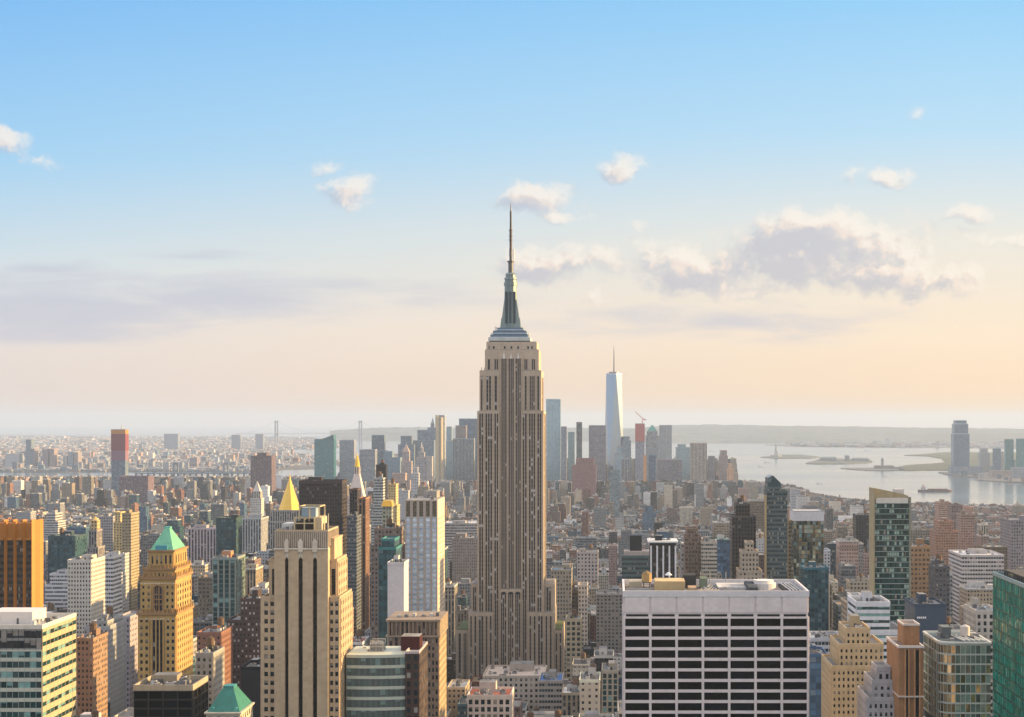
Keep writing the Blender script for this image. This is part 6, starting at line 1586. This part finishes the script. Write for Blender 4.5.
# which of them show largest: a small painter's buffer from the camera's side
BW, BH = 1024, 717
ids = np.zeros((BH, BW), dtype=np.int32)
jobs = [(f['y0'], 'f', k) for k, f in enumerate(FILL)] + [(D, 'h', (a, b_, yt)) for (D, a, b_, yt, vb) in SEEN]
jobs.sort(key=lambda t: -t[0])
for D, t, v in jobs:
    if t == 'h':
        a, b_, yt = v; r = (a, b_, yt); n = -1
    else:
        f = FILL[v]
        a, yt = proj(f['x0'], f['y0'], f['h']); b_, _ = proj(f['x1'], f['y0'], f['h']); _, yt = proj(0, f['y1'], f['h'])
        a2, _ = proj(f['x0'], f['y1'], 0); b2, _ = proj(f['x1'], f['y1'], 0)
        r = (min(a, a2), max(b_, b2), yt); n = v + 1
    i0, i1, j0 = max(0, int(round(r[0]))), min(BW, int(round(r[1]))), max(0, int(round(r[2])))
    if i1 > i0 and j0 < BH: ids[j0:, i0:i1] = n
cnt = np.bincount(ids[ids > 0].ravel(), minlength=len(FILL) + 1)
order = np.argsort(-cnt)
NIND = 285
IND = set(int(k) - 1 for k in order[:NIND] if k > 0 and cnt[k] > 0)

def tanks_small(mb, x, y, z):
    for (a, b_) in ((-1, -1), (1, -1), (1, 1), (-1, 1)): mb.box(x + a * 1.3 - .2, x + a * 1.3 + .2, y + b_ * 1.3 - .2, y + b_ * 1.3 + .2, z, z + 2.6, 'plain', (.05, .05, .05), notop=True)
    mb.cyl(x, y, 2.1, z + 2.6, z + 6.4, 'plain', WOOD, 7, cap=False); mb.cyl(x, y, 2.2, z + 6.4, z + 7.8, 'plain', (.09, .06, .04), 7, r1=.1, cap=False)
def fill_mass(mb, f, fine):
    r = random.Random(f['seed']); x0, x1, y0, y1, h = f['x0'], f['x1'], f['y0'], f['y1'], f['h']
    rc = ROOFS[f['ri']][0]
    if f['set']:
        h1 = h * r.uniform(.6, .85); q = (x1 - x0) * .16
        mb.box(x0, x1, y0, y1, 0, h1, f['style'], f['col'], top='roof', tcol=rc)
        x0, x1, y0, y1 = x0 + q, x1 - q, y0 + 3, y1 - 2
        mb.box(x0, x1, y0, y1, h1, h, f['style'], f['col'], notop=True)
    else:
        mb.box(x0, x1, y0, y1, 0, h, f['style'], f['col'], notop=True)
    zr = h - 1.0
    mb.face([(x0, y0, zr), (x1, y0, zr), (x1, y1, zr), (x0, y1, zr)], 'roof', rc)
    w, d = x1 - x0, y1 - y0
    if r.random() < .75:
        bw, bd, bh = w * r.uniform(.2, .5), d * r.uniform(.15, .4), r.uniform(2.6, 5.5)
        a, c = x0 + r.uniform(.05, .45) * w, y0 + r.uniform(.15, .55) * d
        mb.box(a, a + bw, c, c + bd, zr, zr + bh, 'plain', r.choice([f['col'], (.3, .28, .26), (.55, .52, .5), (.12, .11, .11)]))
    if fine:
        for k in range(r.randint(1, 7)):
            a, c = x0 + r.uniform(.08, .85) * w, y0 + r.uniform(.08, .8) * d; s = r.uniform(1, 2.6)
            mb.box(a, a + s, c, c + s * r.uniform(.6, 1.6), zr, zr + r.uniform(.8, 2.4), 'plain', r.choice(GREY))
    if f['tank'] and y0 < 4600 and w > 8: tanks_small(mb, x0 + r.uniform(.3, .7) * w, y0 + r.uniform(.4, .8) * d, zr + (0 if r.random() < .5 else 1.5))
mass = MB()
NEARV = []
for k, f in enumerate(FILL):
    if k in IND: continue
    fill_mass(mass, f, f['y0'] < 4400)
o = mass.obj('city_blocks'); o['kind'] = 'stuff'; o['label'] = 'countless small rooftops of the city between the towers'

# landmarks the labels can point at: picture centre and a short name
LM = [(511, 470, 'central skyscraper'), (300, 600, 'tan slotted tower'), (716, 620, 'white gridded block'), (166, 590, 'green pyramid-roofed tower'), (20, 560, 'bronze finned tower'), (30, 665, 'banded corner building'),
      (87, 590, 'square-windowed pale tower'), (378, 680, 'curved green building'), (420, 560, 'blue-windowed tower'), (414, 660, 'brown colonnaded block'), (890, 550, 'sand-framed green tower'), (862, 680, 'tan stepped building'),
      (1008, 640, 'emerald glass tower'), (957, 680, 'rounded-corner glass building'), (777, 520, 'slanted dark tower'), (808, 550, 'white-crowned tower'), (743, 540, 'dark stepped tower'), (663, 555, 'white-ribbed black tower'), (693, 555, 'copper-domed brown tower'),
      (320, 520, 'dark slab tower'), (226, 585, 'ribbed grey-green tower'), (240, 645, 'dark brick hotel'), (120, 450, 'red-netted tower'), (255, 510, 'white spired tower'), (287, 492, 'gold pyramid'), (356, 480, 'golden-cupola tower'), (614, 430, 'tapered downtown tower'),
      (689, 465, 'cream riverside slab'), (875, 615, 'white terraced block'), (945, 525, 'orange brick building'), (968, 540, 'light brown slab'), (62, 545, 'dark teal block'), (130, 530, 'golden-flanked tower'), (489, 705, 'terracotta-roofed building'), (583, 597, 'bushy-roofed loft'), (201, 540, 'pinkish wide block'), (930, 615, 'dark blue block'), (825, 642, 'white-screened low building'), (980, 562, 'broad pale-roofed block'), (920, 575, 'orange-brown brick tower')]
def where(px, py, top):
    best = None
    for (a, b_, nm) in LM:
        d = math.hypot((px - a), (py - b_) * .9)
        if best is None or d < best[0]: best = (d, a, b_, nm)
    d, a, b_, nm = best
    dx, dy = px - a, py - b_
    far_ = d > 55
    if abs(dx) > abs(dy) * .8: w = ('far right of' if far_ else 'right of') if dx > 0 else ('far left of' if far_ else 'left of')
    else: w = ('far below' if far_ else 'below') if dy > 0 else ('far above' if far_ else 'above')
    return w + ' the ' + nm
pend = []
for k in sorted(IND, key=lambda q: -FILL[q]['y0']):
    f = FILL[k]; W_ = WALLS[f['wi']]; R_ = ROOFS[f['ri']]
    ys, xs = np.nonzero(ids == k + 1)
    cx, cy = float(xs.mean()), float(ys.mean())
    r = random.Random(f['seed']); x0, x1, y0, y1, h = f['x0'], f['x1'], f['y0'], f['y1'], f['h']
    w, d = x1 - x0, y1 - y0
    nm = {'brick': 'brick_building', 'stone': 'stone_building', 'concrete': 'concrete_building', 'glass': 'glass_building'}[W_[2]]
    sz = 'slim' if w < 11 else ('broad' if w > 26 else '')
    ht = 'tall' if h > 62 else ('low' if h < 24 else 'mid-rise')
    T = Thing(nm, '', 'building', (x0 + x1) / 2, (y0 + y1) / 2, 'buildings filling the city blocks')
    B = T.p('wall'); bay = r.uniform(2.6, 3.6); flo = r.uniform(3.3, 4.0); f['flo'] = flo
    a0, a1, b0, b1 = x0, x1, y0, y1
    if f['set']:
        h1 = h * r.uniform(.6, .85); q = w * .16
        B.box(x0, x1, y0, y1, 0, h1, f['style'], f['col'], bay, flo, top='roof', tcol=R_[0])
        parapet(T.p('parapet', 'p2'), x0 - .1, x1 + .1, y0 - .1, y1 + .1, h1 - .2, 1.0, .4, 'plain', f['col'])
        a0, a1, b0, b1 = x0 + q, x1 - q, y0 + 3, y1 - 2
        B.box(a0, a1, b0, b1, h1, h, f['style'], f['col'], bay, flo, notop=True)
    else: B.box(x0, x1, y0, y1, 0, h, f['style'], f['col'], bay, flo, notop=True)
    T.p('roof').box(a0 + .2, a1 - .2, b0 + .2, b1 - .2, h - 1.3, h - .95, 'roof', R_[0])
    trim = r.choice([f['col'], tuple(min(.7, c * 1.35) for c in f['col']), (.5, .47, .42)])
    parapet(T.p('parapet'), a0 - .15, a1 + .15, b0 - .15, b1 + .15, h - 1.4, 1.7, .45, 'plain', trim)
    if r.random() < .45 and W_[2] != 'glass': T.p('cornice').box(a0 - .1, a1 + .1, b0 - .9, b0 - .16, h - 1.2, h - .1, 'plain', tuple(c * .8 for c in trim), bot=True)
    if r.random() < .4 and y0 < 2200:
        for j in range(2):
            zz = h - flo * r.choice([1, 2, 4, 6]) - .2
            if zz > 6: T.p('string_course', 'sc%d' % j).box(x0 - .2, x1 + .2, y0 - .3, y0 - .02, zz, zz + .5, 'plain', trim, bot=True)
    T.top = None
    n = r.randint(5, 10) if y0 < 1400 else r.randint(2, 5) if y0 < 2400 else r.randint(1, 3)
    gear(T, r, a0 + .8, a1 - .8, b0 + .8, b1 - .8, h - .95, n, 0, r.random() < .85, r.choice([f['col'], (.32, .3, .28), (.5, .48, .45)]))
    tk = f['tank'] and a1 - a0 > 8
    if tk:
        tank(T.p('water_tank'), T.p('tank_stand', parent='water_tank'), a0 + (a1 - a0) * r.uniform(.3, .7), b0 + (b1 - b0) * r.uniform(.4, .8), h - .95, 2.0, 3.9, 3.0)
    if y0 < 1500 and r.random() < .5:
        T.p('antenna').cyl(a0 + (a1 - a0) * r.uniform(.2, .8), b0 + (b1 - b0) * .5, .14, h - 1, h + r.uniform(3, 7), 'metal', (.3, .3, .3), 5)
    T.done()
    mat = W_[2]
    lab = ' '.join(q for q in (sz, ht, W_[1], mat, 'building with', ('tank and ' if tk else '') + R_[1], 'roof', where(cx, cy, 0)) if q)
    pend.append((T.o, lab, cx, cy))
seen_ = {}
for p in pend: seen_.setdefault(p[1], []).append(p)
ORD = ['leftmost', 'second from left', 'third from left', 'fourth from left', 'fifth from left', 'sixth from left']
for lb, ps in seen_.items():
    ps.sort(key=lambda p: (p[2], p[3]))
    for j, p in enumerate(ps):
        l2 = lb if len(ps) == 1 else (lb.replace(' building with', ' building,', 1) + ', ' + ('rightmost' if j == len(ps) - 1 else ORD[min(j, 5)]))
        ws = l2.split()
        for q in ('broad', 'slim', 'mid-rise', 'tall', 'low'):
            if len(ws) > 16 and q in ws[:2]: ws.remove(q)
        if len(ws) > 16 and 'building,' in ws: ws[ws.index('building,')] = 'block,'; ws.remove('the')
        p[0]['label'] = ' '.join(ws[:16])

# far shores: countless low roofs across the river and the bay
fr = MB(); r2 = random.Random(77)
far_polys = [[(v.co.x, v.co.y) for v in o.data.vertices[:0]] for o in ()]
def scatter(poly_px, n, D0, D1, hmin, hmax, tower_p, cols):
    P_ = [(X(px, DG(py)), DG(py)) for px, py in poly_px]
    xs = [p[0] for p in P_]; made = 0
    for _ in range(n * 6):
        if made >= n: break
        py = r2.uniform(VY + EYE * F / D1, VY + EYE * F / D0); D = DG(py); px = r2.uniform(-20, 1044); x = X(px, D)
        if not inside((x, D), P_): continue
        made += 1; s = D / 8000
        w, d = r2.uniform(10, 34) * s, r2.uniform(10, 40) * s
        h = r2.uniform(hmin, hmax) if r2.random() > tower_p else r2.uniform(hmax * 1.4, hmax * 3.2)
        if h > hmax: w = min(w, 34 * s)
        c = r2.choice(cols); k = r2.uniform(.7, 1.2); c = tuple(q * k for q in c)
        fr.box(x, x + w, D, D + d, 1, h, 'hazy' if D < 9000 else 'plain', c, 5, 4, top='plain', tcol=r2.choice([(.4, .38, .36), (.15, .15, .16), (.55, .5, .46), (.25, .22, .2)]))
BC = [(.4, .26, .2), (.5, .45, .42), (.26, .25, .26), (.5, .47, .45), (.14, .15, .17), (.14, .22, .28), (.36, .22, .17), (.3, .34, .38)]
BKP = [(-140, 472.0), (60, 472.5), (150, 471.5), (250, 472.5), (268, 470), (300, 464.5), (322, 464), (326, 458), (300, 455), (283, 454), (285, 449.5), (330, 448.5), (352, 444), (345, 440), (300, 437.2), (200, 436.4), (0, 435.4), (-140, 435)]
scatter(BKP, 6500, 7700, 11500, 6, 15, .035, BC); scatter(BKP, 4500, 11500, 24000, 5, 13, .01, BC)
scatter([(262, 470.5), (268, 467), (318, 466), (322, 469)], 30, 8000, 9000, 8, 16, 0, BC)
scatter([(330, 461), (380, 456), (420, 455), (440, 458), (470, 462), (400, 468), (340, 467)], 160, 8300, 11500, 8, 18, .05, BC)
scatter([(640, 443.2), (700, 442.2), (780, 442.8), (800, 446.8), (860, 447.5), (960, 448), (1080, 449), (1080, 436), (860, 437), (640, 438)], 1500, 13500, 24000, 8, 20, .02, BC)
scatter([(938, 472.6), (952, 472.0), (1100, 470), (1100, 484), (1010, 482.5), (975, 480.2), (983, 478.4), (960, 476.4), (946, 475)], 130, 6200, 8300, 8, 30, .15, BC)
o = fr.obj('far_city_blocks'); o['kind'] = 'stuff'; o['label'] = 'hazy low roofs of the far shores'

# pavements along the block edges and painted lines on the avenues
pv = MB(); ln = MB()
y = 560.0
while y < 4300:
    for i in range(len(AVE) - 1):
        xa, xb = AVE[i] + 9, AVE[i + 1] - 9
        if VX + xa / y * F > 1080 or VX + xb / (y + 80) * F < -60: continue
        if not inside(((xa + xb) / 2, y + 40), MANH) or xb > 1500: continue
        pv.box(xa, xb, y + 5, y + 75, 1.0, 1.15, 'paving', (.2, .2, .2))
    y += 80
struct(pv.obj('pavement'))
for a in AVE:
    for y_ in range(700, 4300, 16):
        if not (-60 < VX + a / y_ * F < 1084) or a > 900: continue
        for q in (-3.4, 3.4): ln.face([(a + q - .1, y_, 1.006), (a + q + .1, y_, 1.006), (a + q + .1, y_ + 6, 1.006), (a + q - .1, y_ + 6, 1.006)], 'plain', (.7, .7, .68))
struct(ln.obj('road_markings'))

# trees of the small parks, too many and too far to tell apart
tr = MB(); r3 = random.Random(9)
def grove(px, py, rx, ry, n, hh=13):
    for _ in range(n):
        a, q = r3.uniform(0, 6.283), math.sqrt(r3.random()); D = DG(py + math.sin(a) * q * ry); cx = X(px + math.cos(a) * q * rx, D)
        if clash(cx - 5, cx + 5, D - 5, D + 5): continue
        h = r3.uniform(.7, 1.25) * hh; rad = h * .42
        tr.cyl(cx, D, .35, 1, h * .5, 'plain', (.06, .045, .03), 5, cap=False)
        g = r3.choice([(.05, .085, .03), (.07, .11, .035), (.04, .07, .03), (.09, .11, .04)])
        for _ in range(34):
            t, u = r3.uniform(0, 6.283), r3.uniform(-1, 1); rr_ = rad * r3.uniform(.5, 1); c = math.sqrt(1 - u * u)
            p = Vector((cx + rr_ * c * math.cos(t), D + rr_ * c * math.sin(t), h * .68 + rr_ * u * .8)); s = r3.uniform(.9, 2.0)
            n_ = Vector((r3.uniform(-1, 1), r3.uniform(-1, 1), r3.uniform(-.2, 1))).normalized(); e = n_.orthogonal().normalized() * s; f_ = n_.cross(e).normalized() * s
            tr.face([tuple(p + e), tuple(p + f_), tuple(p - e), tuple(p - f_)], 'leaf', tuple(c_ * r3.uniform(.7, 1.3) for c_ in g))
for gq in ((226, 502, 16, 5, 150), (700, 512, 14, 3, 80), (590, 507, 10, 3, 60), (642, 513, 8, 2, 40), (178, 503, 10, 3, 60), (60, 505, 14, 3, 60), (462, 604, 3, 16, 40), (456, 630, 2, 10, 24), (960, 512, 14, 3, 60), (300, 479, 16, 1, 40), (770, 500, 12, 2, 50), (860, 508, 20, 2, 50), (118, 520, 10, 3, 40)):
    grove(*gq)
o = tr.obj('park_trees'); o['kind'] = 'stuff'; o['label'] = 'dark green tree tops in small parks and along avenues'
print('FILL', len(FILL), 'individual', len(IND))
